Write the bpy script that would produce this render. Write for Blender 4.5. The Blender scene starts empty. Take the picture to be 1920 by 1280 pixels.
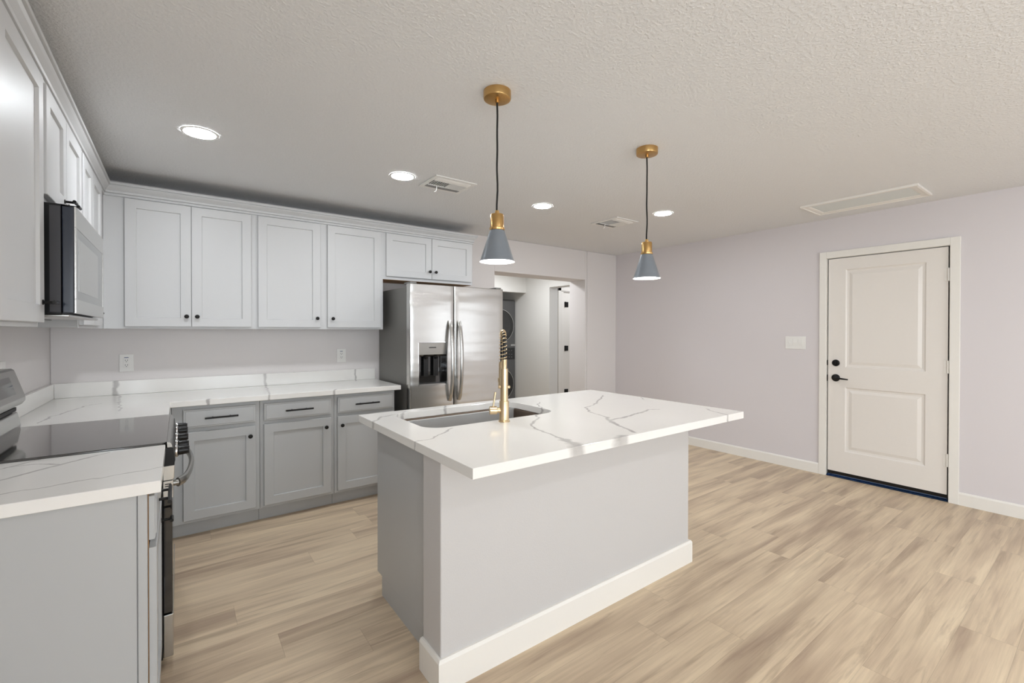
import bpy, bmesh, math, random
from mathutils import Vector, Matrix
PI = math.pi
scene = bpy.context.scene
COL = scene.collection
random.seed(4)

# ------------------------------------------------------------------ camera
F_PX = 846.22
cam_d = bpy.data.cameras.new('camera')
cam_d.sensor_width = 36.0
cam_d.lens = F_PX / 1920.0 * 36.0
cam_d.shift_y = -14.0 / 1920.0
cam_d.clip_start = 0.05
cam = bpy.data.objects.new('camera', cam_d)
COL.objects.link(cam)
R_ = Vector((0.80451427, -0.59393205, 0.00122935))
U_ = Vector((0.00302234, 0.00616373, 0.99997644))
F_ = Vector((0.59392563, 0.80449159, -0.00675387))
M = Matrix(((R_.x, U_.x, -F_.x, 0.69499), (R_.y, U_.y, -F_.y, -4.26868), (R_.z, U_.z, -F_.z, 1.37260), (0, 0, 0, 1)))
cam.matrix_world = M
scene.camera = cam

# ------------------------------------------------------------------ world, view, assumed daylight
scene.view_settings.view_transform = 'Standard'
scene.view_settings.look = 'None'
scene.view_settings.gamma = 1.0
scene.view_settings.use_curve_mapping = False
scene.view_settings.exposure = 0.03
world = bpy.data.worlds.new('world')
scene.world = world
world.use_nodes = True
wn = world.node_tree.nodes
wn['Background'].inputs['Color'].default_value = (0.80, 0.88, 1.0, 1)
wn['Background'].inputs['Strength'].default_value = 1.2

def area_light(name, loc, target, sx, sy, power, color=(1, 1, 1), spread=PI):
    d = bpy.data.lights.new(name, 'AREA')
    d.shape = 'RECTANGLE'; d.size = sx; d.size_y = sy; d.energy = power; d.color = color; d.spread = spread
    o = bpy.data.objects.new(name, d); COL.objects.link(o)
    o.location = loc
    o.rotation_euler = (Vector(target) - Vector(loc)).to_track_quat('-Z', 'Y').to_euler()
    return o
W_ = 5.673
# unseen daylight, assumed through a sliding door behind the camera and a right-wall window
area_light('assumed_daylight_rear', (2.5, -9.12, 1.25), (2.5, 0, 1.35), 3.0, 2.1, 92, (0.86, 0.94, 1.0))
area_light('assumed_daylight_right', (5.80, -6.3, 1.45), (0, -6.1, 1.5), 1.9, 1.3, 20, (0.90, 0.95, 1.0))
area_light('left_fill_light', (-0.13, -6.3, 1.45), (W_, -4.5, 1.6), 1.9, 1.3, 84, (0.86, 0.94, 1.0))  # unseen source on the left, added to brighten the right wall and ceiling

H = 2.44
W = 5.673

# ------------------------------------------------------------------ colours and materials
def s2l(c):
    c = c / 255.0
    return c / 12.92 if c <= 0.04045 else ((c + 0.055) / 1.055) ** 2.4
def rgb(r, g, b): return (s2l(r), s2l(g), s2l(b), 1.0)

def new_mat(name):
    m = bpy.data.materials.new(name); m.use_nodes = True
    return m, m.node_tree.nodes, m.node_tree.links, m.node_tree.nodes['Principled BSDF']

def plain(name, col, rough=0.5, metal=0.0, spec=0.5, noise=None, bump=0.0, coat=0.0, var=0.03):
    """noise = (scale, stretch vector) ; drives a slight colour variation and a bump"""
    m, n, l, p = new_mat(name)
    p.inputs['Base Color'].default_value = col
    p.inputs['Roughness'].default_value = rough
    p.inputs['Metallic'].default_value = metal
    p.inputs['Specular IOR Level'].default_value = spec
    p.inputs['Coat Weight'].default_value = coat
    p.inputs['Coat Roughness'].default_value = 0.08
    tc = n.new('ShaderNodeTexCoord'); mp = n.new('ShaderNodeMapping')
    nz = n.new('ShaderNodeTexNoise')
    sc, st = noise if noise else (40.0, (1, 1, 1))
    mp.inputs['Scale'].default_value = st
    nz.inputs['Scale'].default_value = sc; nz.inputs['Detail'].default_value = 4
    l.new(tc.outputs['Object'], mp.inputs['Vector']); l.new(mp.outputs['Vector'], nz.inputs['Vector'])
    mx = n.new('ShaderNodeMix'); mx.data_type = 'RGBA'
    mx.inputs['A'].default_value = [c * (1 - var) for c in col[:3]] + [1]
    mx.inputs['B'].default_value = [min(1, c * (1 + var)) for c in col[:3]] + [1]
    l.new(nz.outputs['Fac'], mx.inputs['Factor']); l.new(mx.outputs['Result'], p.inputs['Base Color'])
    if bump:
        b = n.new('ShaderNodeBump'); b.inputs['Strength'].default_value = bump; b.inputs['Distance'].default_value = 0.004
        l.new(nz.outputs['Fac'], b.inputs['Height']); l.new(b.outputs['Normal'], p.inputs['Normal'])
    return m

def emit(name, col, strength):
    m, n, l, p = new_mat(name)
    p.inputs['Base Color'].default_value = col
    p.inputs['Emission Color'].default_value = col
    p.inputs['Emission Strength'].default_value = strength
    return m

M_HALF = plain('toned_half_wall_paint', rgb(200, 197, 195), 0.6, noise=(180, (1, 1, 1)), bump=0.12, var=0.01)  # wall paint again, toned darker to balance the stronger light on the island
M_WALL = plain('wall_paint', rgb(224, 219, 217), 0.6, noise=(180, (1, 1, 1)), bump=0.12, var=0.01)
M_WALLR = plain('wall_paint_lavender', rgb(218, 212, 213), 0.6, noise=(180, (1, 1, 1)), bump=0.12, var=0.01)
M_WALLH = plain('wall_paint_hall', rgb(212, 210, 205), 0.6, noise=(180, (1, 1, 1)), bump=0.12, var=0.01)
M_TRIM = plain('trim_paint', rgb(236, 232, 225), 0.35, var=0.01)
M_DOOR = plain('door_paint', rgb(232, 226, 219), 0.35, var=0.01)
M_UPPER = plain('cabinet_paint_light', rgb(206, 206, 206), 0.42, noise=(3, (1, 1, 1)), var=0.015)
M_BASE = plain('cabinet_paint_grey', rgb(182, 183, 183), 0.32, noise=(3, (1, 1, 1)), var=0.02)
M_BLACK = plain('matte_black_metal', rgb(30, 29, 28), 0.38, metal=0.6)
M_BLKPL = plain('black_plastic', rgb(13, 13, 14), 0.30, spec=0.35)
M_MWSIDE = plain('microwave_side_paint', rgb(66, 65, 68), 0.4, metal=0.3)
M_RUBBER = plain('dark_gasket', rgb(20, 19, 19), 0.6)
M_WHPL = plain('white_plastic', rgb(236, 234, 230), 0.30, var=0.01)
M_SLOT = plain('socket_slot', rgb(34, 32, 31), 0.6)
M_BRASS = plain('brushed_brass', rgb(200, 162, 106), 0.28, metal=1.0, noise=(60, (1, 1, 14)), bump=0.05, var=0.08)
M_GOLD = plain('champagne_brass', rgb(212, 190, 154), 0.30, metal=1.0, noise=(60, (1, 1, 8)), bump=0.04, var=0.06)
M_SHADE = plain('slate_enamel', rgb(138, 145, 153), 0.28, metal=0.45, var=0.02)
M_SHADEIN = plain('white_enamel', rgb(245, 245, 242), 0.5, var=0.01)
M_CORD = plain('black_cord', rgb(26, 25, 24), 0.8, noise=(900, (1, 1, 1)), bump=0.3)
M_STEEL = plain('brushed_stainless', rgb(196, 195, 192), 0.25, metal=1.0, noise=(30, (0.4, 0.4, 60)), bump=0.02, var=0.03)
M_STEELD = plain('range_stainless', rgb(168, 167, 164), 0.27, metal=1.0, noise=(30, (60, 0.4, 0.4)), bump=0.02, var=0.03)
M_SINK = plain('floor_tinted_sink_steel', rgb(126, 112, 100), 0.34, metal=1.0, noise=(40, (0.5, 8, 8)), bump=0.05, var=0.05)  # steel tinted brown to stand for the reflected floor
M_SIDE = plain('fridge_side_paint', rgb(118, 116, 112), 0.42, metal=0.3, noise=(300, (1, 1, 1)), bump=0.04, var=0.03)
M_GLASS = plain('black_glass', rgb(26, 25, 25), 0.05, spec=0.8, coat=0.3)
M_COOK = plain('cooktop_glass', rgb(32, 30, 29), 0.06, spec=1.0, coat=1.0)
M_NAVY = plain('microwave_side_gloss', rgb(24, 32, 48), 0.2, coat=0.5)
M_MWGLS = plain('microwave_window', rgb(120, 122, 120), 0.14, metal=0.6)
M_LAUN = plain('graphite_enamel', rgb(92, 92, 92), 0.35, metal=0.3)
M_LAUND = plain('laundry_dark_plastic', rgb(30, 30, 31), 0.15, coat=0.6)
M_CHROME = plain('chrome', rgb(215, 215, 216), 0.12, metal=1.0)
M_WOOD = plain('raw_plywood', rgb(178, 136, 92), 0.6, noise=(8, (1, 14, 14)), var=0.15)
M_BLUEGLS = plain('threshold_aluminium', rgb(30, 54, 90), 0.22, metal=0.8)
M_LAMP = emit('led_diffuser', (0.92, 0.96, 1.0, 1), 150.0)
M_LAMPH = emit('hall_fill_glow', (1, 0.98, 0.95, 1), 6.0)
M_BULB = emit('bulb_glow', (1.0, 0.98, 0.95, 1), 130.0)
M_PANEL = plain('attic_panel', rgb(222, 226, 224), 0.5, var=0.01)

def ceiling_mat():
    m, n, l, p = new_mat('knockdown_ceiling')
    p.inputs['Base Color'].default_value = rgb(230, 230, 230)
    p.inputs['Roughness'].default_value = 0.75
    tc = n.new('ShaderNodeTexCoord')
    a = n.new('ShaderNodeTexNoise'); a.inputs['Scale'].default_value = 75; a.inputs['Detail'].default_value = 3
    v = n.new('ShaderNodeTexNoise'); v.inputs['Scale'].default_value = 130; v.inputs['Detail'].default_value = 2
    l.new(tc.outputs['Object'], a.inputs['Vector']); l.new(tc.outputs['Object'], v.inputs['Vector'])
    r = n.new('ShaderNodeValToRGB'); r.color_ramp.elements[0].position = 0.45; r.color_ramp.elements[1].position = 0.62
    l.new(a.outputs['Fac'], r.inputs['Fac'])
    ad = n.new('ShaderNodeMath'); ad.operation = 'MULTIPLY_ADD'; ad.inputs[1].default_value = 0.5
    l.new(v.outputs['Fac'], ad.inputs[0]); l.new(r.outputs['Color'], ad.inputs[2])
    b = n.new('ShaderNodeBump'); b.inputs['Strength'].default_value = 0.42; b.inputs['Distance'].default_value = 0.003
    l.new(ad.outputs[0], b.inputs['Height']); l.new(b.outputs['Normal'], p.inputs['Normal'])
    return m
M_CEIL = ceiling_mat()

def floor_mat():
    m, n, l, p = new_mat('vinyl_plank_oak')
    def math_(op, a=None, b=None, c=None):
        q = n.new('ShaderNodeMath'); q.operation = op
        for i, v in enumerate((a, b, c)):
            if v is None: continue
            if isinstance(v, (int, float)): q.inputs[i].default_value = v
            else: l.new(v, q.inputs[i])
        return q.outputs[0]
    tc = n.new('ShaderNodeTexCoord'); sx = n.new('ShaderNodeSeparateXYZ')
    l.new(tc.outputs['Object'], sx.inputs[0])
    X, Y = sx.outputs[0], sx.outputs[1]
    PW, PL = 0.182, 1.22
    ry = math_('DIVIDE', Y, PW); row = math_('FLOOR', ry); fy = math_('FRACT', ry)
    wn1 = n.new('ShaderNodeTexWhiteNoise'); wn1.noise_dimensions = '1D'; l.new(row, wn1.inputs['W'])
    rx = math_('ADD', math_('DIVIDE', X, PL), wn1.outputs['Value'])
    colx = math_('FLOOR', rx); fx = math_('FRACT', rx)
    cv = n.new('ShaderNodeCombineXYZ'); l.new(colx, cv.inputs[0]); l.new(row, cv.inputs[1])
    wn2 = n.new('ShaderNodeTexWhiteNoise'); wn2.noise_dimensions = '2D'; l.new(cv.outputs[0], wn2.inputs['Vector'])
    rnd = wn2.outputs['Value']
    # grain coordinates, shifted per plank
    gv = n.new('ShaderNodeCombineXYZ')
    l.new(math_('ADD', X, math_('MULTIPLY', rnd, 37.0)), gv.inputs[0])
    l.new(math_('ADD', Y, math_('MULTIPLY', rnd, 11.0)), gv.inputs[1])
    def noise(scale, st, detail, dist=0.0, rough=0.55):
        mp = n.new('ShaderNodeMapping'); mp.inputs['Scale'].default_value = st
        z = n.new('ShaderNodeTexNoise'); z.inputs['Scale'].default_value = scale
        z.inputs['Detail'].default_value = detail; z.inputs['Distortion'].default_value = dist
        z.inputs['Roughness'].default_value = rough
        l.new(gv.outputs[0], mp.inputs['Vector']); l.new(mp.outputs[0], z.inputs['Vector'])
        return z.outputs['Fac']
    broad = noise(1.0, (0.8, 8.0, 1), 3, 0.25)
    fine = noise(1.0, (3, 90, 1), 5, 0.15, 0.65)
    streak = noise(1.0, (1.5, 20, 1), 5, 0.7, 0.6)
    cr = n.new('ShaderNodeValToRGB'); e = cr.color_ramp.elements
    e[0].position = 0.30; e[0].color = rgb(178, 156, 134)
    e[1].position = 0.72; e[1].color = rgb(230, 210, 180)
    k = cr.color_ramp.elements.new(0.52); k.color = rgb(214, 193, 165)
    tone = math_('ADD', broad, math_('MULTIPLY', math_('SUBTRACT', rnd, 0.5), 0.11))
    l.new(tone, cr.inputs['Fac'])
    # darker knots and cathedral streaks
    sr = n.new('ShaderNodeValToRGB'); s = sr.color_ramp.elements
    s[0].position = 0.33; s[0].color = (1, 1, 1, 1); s[1].position = 0.46; s[1].color = (0, 0, 0, 1)
    l.new(streak, sr.inputs['Fac'])
    m1 = n.new('ShaderNodeMix'); m1.data_type = 'RGBA'
    l.new(math_('MULTIPLY', sr.outputs['Color'], 0.42), m1.inputs['Factor'])
    l.new(cr.outputs['Color'], m1.inputs['A']); m1.inputs['B'].default_value = rgb(146, 124, 105)
    m2 = n.new('ShaderNodeMix'); m2.data_type = 'RGBA'; m2.blend_type = 'MULTIPLY'
    m2.inputs['Factor'].default_value = 0.5
    l.new(m1.outputs['Result'], m2.inputs['A'])
    fr = n.new('ShaderNodeValToRGB'); q = fr.color_ramp.elements
    q[0].position = 0.3; q[0].color = (0.72, 0.70, 0.68, 1); q[1].position = 0.62; q[1].color = (1, 1, 1, 1)
    l.new(fine, fr.inputs['Fac']); l.new(fr.outputs['Color'], m2.inputs['B'])
    # plank joints
    def edge(f, w):
        a = math_('LESS_THAN', f, w); b = math_('GREATER_THAN', f, 1 - w)
        return math_('MAXIMUM', a, b)
    seam = math_('MAXIMUM', edge(fy, 0.006), edge(fx, 0.0012))
    m3 = n.new('ShaderNodeMix'); m3.data_type = 'RGBA'
    l.new(math_('MULTIPLY', seam, 0.22), m3.inputs['Factor'])
    l.new(m2.outputs['Result'], m3.inputs['A']); m3.inputs['B'].default_value = rgb(110, 92, 75)
    l.new(m3.outputs['Result'], p.inputs['Base Color'])
    p.inputs['Roughness'].default_value = 0.42
    p.inputs['Specular IOR Level'].default_value = 0.35
    bp = n.new('ShaderNodeBump'); bp.inputs['Strength'].default_value = 0.12; bp.inputs['Distance'].default_value = 0.002
    l.new(math_('SUBTRACT', fine, math_('MULTIPLY', seam, 0.6)), bp.inputs['Height'])
    l.new(bp.outputs['Normal'], p.inputs['Normal'])
    return m
M_FLOOR = floor_mat()

# white quartz whose grey veins follow polylines laid out on the slab (x, y, half width)
VEINS_ISLAND = [
    [(2.562, -2.039, .003), (2.499, -2.095, .004), (2.402, -2.266, .004), (2.257, -2.378, .005), (2.232, -2.433, .005), (2.122, -2.51, .006),
     (2.075, -2.558, .006), (2.046, -2.629, .006), (2.021, -2.757, .006), (2.001, -2.868, .008), (1.987, -2.94, .028), (1.95, -3.02, .030)],
    [(3.13, -2.067, .006), (2.861, -2.259, .005), (2.659, -2.362, .006), (2.577, -2.454, .005), (2.548, -2.559, .005), (2.524, -2.645, .006),
     (2.465, -2.717, .012), (2.403, -2.837, .009), (2.358, -2.954, .005)],
    [(2.478, -2.704, .008), (2.622, -2.689, .009), (2.781, -2.656, .007), (2.898, -2.627, .005), (2.959, -2.649, .003)],
    [(3.207, -2.807, .004), (3.147, -2.893, .008), (3.118, -2.974, .007), (3.097, -3.01, .007)],
    [(2.255, -2.975, .014), (2.18, -3.02, .032)],
    [(1.728, -2.382, .003), (1.665, -2.448, .005), (1.608, -2.484, .005), (1.552, -2.528, .004), (1.503, -2.522, .003), (1.46, -2.52, .003)],
    [(1.725, -1.857, .004), (1.677, -1.897, .005), (1.569, -1.922, .006), (1.505, -2.0, .008), (1.461, -2.05, .010)],
    [(3.267, -2.294, .003), (3.198, -2.364, .004)],
    [(2.022, -1.78, .006), (1.958, -1.90, .006)]]
VEINS_BACK = [
    [(0.328, 0.0, .012), (0.36, -0.09, .010), (0.39, -0.5, .006), (0.426, -0.872, .004)],
    [(1.292, 0.02, .009), (1.277, -0.02, .007), (1.22, -0.60, .004), (1.208, -0.66, .006)],
    [(0.128, -1.079, .004), (0.148, -0.887, .005), (0.167, -0.825, .006), (0.237, -0.531, .005), (0.304, -0.45, .003)],
    [(0.86, -0.62, .006), (0.85, -0.66, .009)],
    [(1.68, -0.61, .005), (1.66, -0.66, .008)],
    [(2.02, 0.0, .006), (2.0, -0.10, .007)]]
VEINS_NEAR = [
    [(0.20, -2.27, .007), (0.288, -2.204, .006), (0.321, -2.161, .006), (0.367, -2.111, .006), (0.417, -2.064, .005), (0.482, -2.005, .004)],
    [(0.20, -2.41, .004), (0.363, -2.4, .004), (0.424, -2.384, .004), (0.491, -2.378, .004), (0.56, -2.364, .003), (0.66, -2.35, .003)],
    [(0.20, -2.07, .004), (0.262, -2.03, .004), (0.295, -1.991, .003)],
    [(0.22, -2.05, .002), (0.29, -2.058, .003), (0.365, -2.105, .003)]]

def quartz(name, veins):
    m, n, l, p = new_mat(name)
    p.inputs['Roughness'].default_value = 0.13
    p.inputs['Specular IOR Level'].default_value = 0.5
    tc = n.new('ShaderNodeTexCoord')
    nz = n.new('ShaderNodeTexNoise'); nz.inputs['Scale'].default_value = 14; nz.inputs['Detail'].default_value = 5
    l.new(tc.outputs['Object'], nz.inputs['Vector'])
    sub = n.new('ShaderNodeVectorMath'); sub.operation = 'SUBTRACT'; sub.inputs[1].default_value = (0.5, 0.5, 0.5)
    l.new(nz.outputs['Color'], sub.inputs[0])
    sc = n.new('ShaderNodeVectorMath'); sc.operation = 'SCALE'; sc.inputs['Scale'].default_value = 0.05
    l.new(sub.outputs[0], sc.inputs[0])
    ad = n.new('ShaderNodeVectorMath'); ad.operation = 'ADD'
    l.new(tc.outputs['Object'], ad.inputs[0]); l.new(sc.outputs[0], ad.inputs[1])
    fl = n.new('ShaderNodeVectorMath'); fl.operation = 'MULTIPLY'; fl.inputs[1].default_value = (1, 1, 0)
    l.new(ad.outputs[0], fl.inputs[0]); P = fl.outputs[0]
    best = None
    for line in veins:
        for a, b in zip(line[:-1], line[1:]):
            A = Vector((a[0], a[1], 0)); D = Vector((b[0] - a[0], b[1] - a[1], 0))
            s1 = n.new('ShaderNodeVectorMath'); s1.operation = 'SUBTRACT'; l.new(P, s1.inputs[0]); s1.inputs[1].default_value = A
            dt = n.new('ShaderNodeVectorMath'); dt.operation = 'DOT_PRODUCT'; l.new(s1.outputs[0], dt.inputs[0])
            dt.inputs[1].default_value = D / D.length_squared
            cl = n.new('ShaderNodeMath'); cl.operation = 'MULTIPLY'; cl.use_clamp = True; cl.inputs[1].default_value = 1.0
            l.new(dt.outputs['Value'], cl.inputs[0])
            sD = n.new('ShaderNodeVectorMath'); sD.operation = 'SCALE'; sD.inputs[0].default_value = D; l.new(cl.outputs[0], sD.inputs['Scale'])
            ds = n.new('ShaderNodeVectorMath'); ds.operation = 'DISTANCE'; l.new(s1.outputs[0], ds.inputs[0]); l.new(sD.outputs[0], ds.inputs[1])
            wv = n.new('ShaderNodeMath'); wv.operation = 'DIVIDE'; l.new(ds.outputs['Value'], wv.inputs[0]); wv.inputs[1].default_value = (a[2] + b[2]) / 2
            if best is None: best = wv.outputs[0]
            else:
                mn = n.new('ShaderNodeMath'); mn.operation = 'MINIMUM'; l.new(best, mn.inputs[0]); l.new(wv.outputs[0], mn.inputs[1]); best = mn.outputs[0]
    mr = n.new('ShaderNodeMapRange'); mr.inputs['From Min'].default_value = 0.55; mr.inputs['From Max'].default_value = 1.5
    mr.inputs['To Min'].default_value = 1.0; mr.inputs['To Max'].default_value = 0.0
    l.new(best, mr.inputs['Value'])
    n2 = n.new('ShaderNodeTexNoise'); n2.inputs['Scale'].default_value = 3.0; n2.inputs['Detail'].default_value = 6
    l.new(tc.outputs['Object'], n2.inputs['Vector'])
    base = n.new('ShaderNodeMix'); base.data_type = 'RGBA'
    base.inputs['A'].default_value = rgb(234, 231, 226); base.inputs['B'].default_value = rgb(243, 241, 237)
    l.new(n2.outputs['Fac'], base.inputs['Factor'])
    n3 = n.new('ShaderNodeTexNoise'); n3.inputs['Scale'].default_value = 9.0; n3.inputs['Detail'].default_value = 3
    l.new(tc.outputs['Object'], n3.inputs['Vector'])
    md = n.new('ShaderNodeMapRange'); md.inputs['From Min'].default_value = 0.3; md.inputs['From Max'].default_value = 0.7
    md.inputs['To Min'].default_value = 0.55; md.inputs['To Max'].default_value = 1.0
    l.new(n3.outputs['Fac'], md.inputs['Value'])
    mu = n.new('ShaderNodeMath'); mu.operation = 'MULTIPLY'; l.new(mr.outputs[0], mu.inputs[0]); l.new(md.outputs[0], mu.inputs[1])
    vm = n.new('ShaderNodeMix'); vm.data_type = 'RGBA'
    l.new(mu.outputs[0], vm.inputs['Factor']); l.new(base.outputs['Result'], vm.inputs['A'])
    vm.inputs['B'].default_value = rgb(176, 172, 169)
    l.new(vm.outputs['Result'], p.inputs['Base Color'])
    return m
M_Q_ISL = quartz('white_quartz_island', VEINS_ISLAND)
M_Q_BACK = quartz('white_quartz_back', VEINS_BACK)
M_Q_NEAR = quartz('white_quartz_near', VEINS_NEAR)

def fridge_steel():
    m, n, l, p = new_mat('fridge_door_stainless')
    p.inputs['Base Color'].default_value = rgb(200, 199, 196)
    p.inputs['Metallic'].default_value = 1.0
    p.inputs['Roughness'].default_value = 0.22
    p.inputs['Anisotropic'].default_value = 0.5
    tc = n.new('ShaderNodeTexCoord')
    mp = n.new('ShaderNodeMapping'); mp.inputs['Scale'].default_value = (1.0, 1.0, 6.0)
    nz = n.new('ShaderNodeTexNoise'); nz.inputs['Scale'].default_value = 1.3; nz.inputs['Detail'].default_value = 1
    l.new(tc.outputs['Object'], mp.inputs[0]); l.new(mp.outputs[0], nz.inputs['Vector'])
    b = n.new('ShaderNodeBump'); b.inputs['Strength'].default_value = 0.3; b.inputs['Distance'].default_value = 0.02
    l.new(nz.outputs['Fac'], b.inputs['Height'])
    mp2 = n.new('ShaderNodeMapping'); mp2.inputs['Scale'].default_value = (900, 900, 1.5)
    n2 = n.new('ShaderNodeTexNoise'); n2.inputs['Scale'].default_value = 1.0
    l.new(tc.outputs['Object'], mp2.inputs[0]); l.new(mp2.outputs[0], n2.inputs['Vector'])
    b2 = n.new('ShaderNodeBump'); b2.inputs['Strength'].default_value = 0.03; b2.inputs['Distance'].default_value = 0.001
    l.new(n2.outputs['Fac'], b2.inputs['Height']); l.new(b.outputs['Normal'], b2.inputs['Normal'])
    l.new(b2.outputs['Normal'], p.inputs['Normal'])
    return m
M_FRIDGE = fridge_steel()

# ------------------------------------------------------------------ mesh helpers (all shapes given in room coordinates)
class MB:
    def __init__(self): self.bm = bmesh.new(); self.smooth = False
    def box(self, a, b):
        x0, y0, z0 = [min(p, q) for p, q in zip(a, b)]; x1, y1, z1 = [max(p, q) for p, q in zip(a, b)]
        v = [self.bm.verts.new(c) for c in ((x0, y0, z0), (x1, y0, z0), (x1, y1, z0), (x0, y1, z0), (x0, y0, z1), (x1, y0, z1), (x1, y1, z1), (x0, y1, z1))]
        for f in ((0, 3, 2, 1), (4, 5, 6, 7), (0, 1, 5, 4), (1, 2, 6, 5), (2, 3, 7, 6), (3, 0, 4, 7)):
            self.bm.faces.new([v[i] for i in f])
        return self
    def prism(self, pts, axis, a, b):
        """closed outline pts (2D) extruded along axis 0/1/2 from a to b"""
        def mk(p, t):
            c = list(p); c.insert(axis, t); return c
        A = [self.bm.verts.new(mk(p, a)) for p in pts]; B = [self.bm.verts.new(mk(p, b)) for p in pts]
        self.bm.faces.new(A); self.bm.faces.new(B[::-1])
        n = len(pts)
        for i in range(n): self.bm.faces.new((A[i], B[i], B[(i + 1) % n], A[(i + 1) % n]))
        return self
    def lathe(self, prof, c, axis=(0, 0, 1), n=40, cap=True):
        """prof = list of (radius, height along axis)"""
        ax = Vector(axis).normalized()
        u = ax.orthogonal().normalized(); w = ax.cross(u); c = Vector(c)
        rings = []
        for r, h in prof:
            rings.append([self.bm.verts.new(c + ax * h + (u * math.cos(2 * PI * i / n) + w * math.sin(2 * PI * i / n)) * max(r, 1e-5)) for i in range(n)])
        for a, b in zip(rings[:-1], rings[1:]):
            for i in range(n): self.bm.faces.new((a[i], a[(i + 1) % n], b[(i + 1) % n], b[i]))
        if cap:
            self.bm.faces.new(rings[0][::-1]); self.bm.faces.new(rings[-1])
        self.smooth = True
        return self
    def tube(self, pts, r, n=12, flat=None):
        """round tube along pts; r number or list; flat = (ratio, axis) squashes the section"""
        pts = [Vector(p) for p in pts]; rs = r if isinstance(r, (list, tuple)) else [r] * len(pts)
        rings = []; up = None
        for i, p in enumerate(pts):
            t = (pts[min(i + 1, len(pts) - 1)] - pts[max(i - 1, 0)]).normalized()
            if up is None: up = t.orthogonal().normalized()
            up = (up - t * up.dot(t)).normalized(); w = t.cross(up)
            ring = []
            for k in range(n):
                d = (up * math.cos(2 * PI * k / n) + w * math.sin(2 * PI * k / n)) * rs[i]
                if flat:
                    fa = Vector(flat[1]); d = d + fa * (d.dot(fa) * (flat[0] - 1))
                ring.append(self.bm.verts.new(p + d))
            rings.append(ring)
        for a, b in zip(rings[:-1], rings[1:]):
            for k in range(n): self.bm.faces.new((a[k], a[(k + 1) % n], b[(k + 1) % n], b[k]))
        self.bm.faces.new(rings[0][::-1]); self.bm.faces.new(rings[-1])
        self.smooth = True
        return self
    def quad(self, *p):
        self.bm.faces.new([self.bm.verts.new(q) for q in p]); return self

def obj(name, mb, mat, parent=None, bevel=0.0, seg=2, kind=None, label=None):
    bm = mb.bm
    bmesh.ops.recalc_face_normals(bm, faces=bm.faces)
    me = bpy.data.meshes.new(name)
    off = parent_world(parent)
    if off.length > 0: bmesh.ops.translate(bm, verts=bm.verts, vec=-off)
    bm.to_mesh(me); bm.free()
    mats = mat if isinstance(mat, (list, tuple)) else [mat]
    for m in mats: me.materials.append(m)
    o = bpy.data.objects.new(name, me); COL.objects.link(o)
    if parent: o.parent = parent
    if mb.smooth:
        me.shade_smooth()
        me.set_sharp_from_angle(angle=math.radians(35))
    if bevel:
        b = o.modifiers.new('bevel', 'BEVEL'); b.width = bevel; b.segments = seg; b.limit_method = 'ANGLE'; b.angle_limit = math.radians(40)
    if kind: o['kind'] = kind
    if label: o['label'] = label
    return o

def parent_world(p):
    v = Vector((0, 0, 0))
    while p is not None:
        v += Vector(p.location); p = p.parent
    return v

def thing(name, label, cat, loc=(0, 0, 0), group=None, kind=None):
    o = bpy.data.objects.new(name, None); COL.objects.link(o); o.location = loc
    o.empty_display_size = 0.1
    if kind: o['kind'] = kind
    else: o['label'] = label; o['category'] = cat
    if group: o['group'] = group
    return o
def tag(o, label, cat, group=None):
    o['label'] = label; o['category'] = cat
    if group: o['group'] = group
    return o
def struct(name, mb, mat, **k): return obj(name, mb, mat, kind='structure', **k)

def copy_tree(o, loc=None, parent=None):
    c = o.copy(); COL.objects.link(c)
    if parent: c.parent = parent
    if loc: c.location = loc
    for ch in list(o.children): copy_tree(ch, None, c)
    return c

# plane frames: P(u, depth, z); 'y-' faces the camera side of the back wall, 'x+' faces right from the left wall
def frame(kind, base):
    if kind == 'y-': return lambda u, d, z: (u, base - d, z)
    if kind == 'y+': return lambda u, d, z: (u, base + d, z)
    if kind == 'x+': return lambda u, d, z: (base + d, u, z)
    if kind == 'x-': return lambda u, d, z: (base - d, u, z)

def fbox(mb, fr, u0, u1, d0, d1, z0, z1): return mb.box(fr(u0, d0, z0), fr(u1, d1, z1))

def shaker(mb, fr, u0, u1, z0, z1, t=0.019, st=0.060, rec=0.010, ch=0.003):
    """one piece shaker door: stiles, rails and a recessed flat panel"""
    bm = mb.bm
    def v(u, d, z): return bm.verts.new(fr(u, d, z))
    def ring(i, d): return [v(u0 + i, d, z0 + i), v(u1 - i, d, z0 + i), v(u1 - i, d, z1 - i), v(u0 + i, d, z1 - i)]
    rings = [ring(0, 0), ring(0, t - 0.002), ring(0.002, t), ring(st, t), ring(st + ch, t - rec)]
    for a, b in zip(rings[:-1], rings[1:]):
        for i in range(4): bm.faces.new((a[i], a[(i + 1) % 4], b[(i + 1) % 4], b[i]))
    bm.faces.new(rings[0][::-1]); bm.faces.new(rings[-1])

def slab_front(mb, fr, u0, u1, z0, z1, t=0.019):
    bm = mb.bm
    def v(u, d, z): return bm.verts.new(fr(u, d, z))
    def ring(i, d): return [v(u0 + i, d, z0 + i), v(u1 - i, d, z0 + i), v(u1 - i, d, z1 - i), v(u0 + i, d, z1 - i)]
    rings = [ring(0, 0), ring(0, t - 0.006), ring(0.004, t - 0.003), ring(0.012, t - 0.003), ring(0.014, t)]
    for a, b in zip(rings[:-1], rings[1:]):
        for i in range(4): bm.faces.new((a[i], a[(i + 1) % 4], b[(i + 1) % 4], b[i]))
    bm.faces.new(rings[0][::-1]); bm.faces.new(rings[-1])

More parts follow.
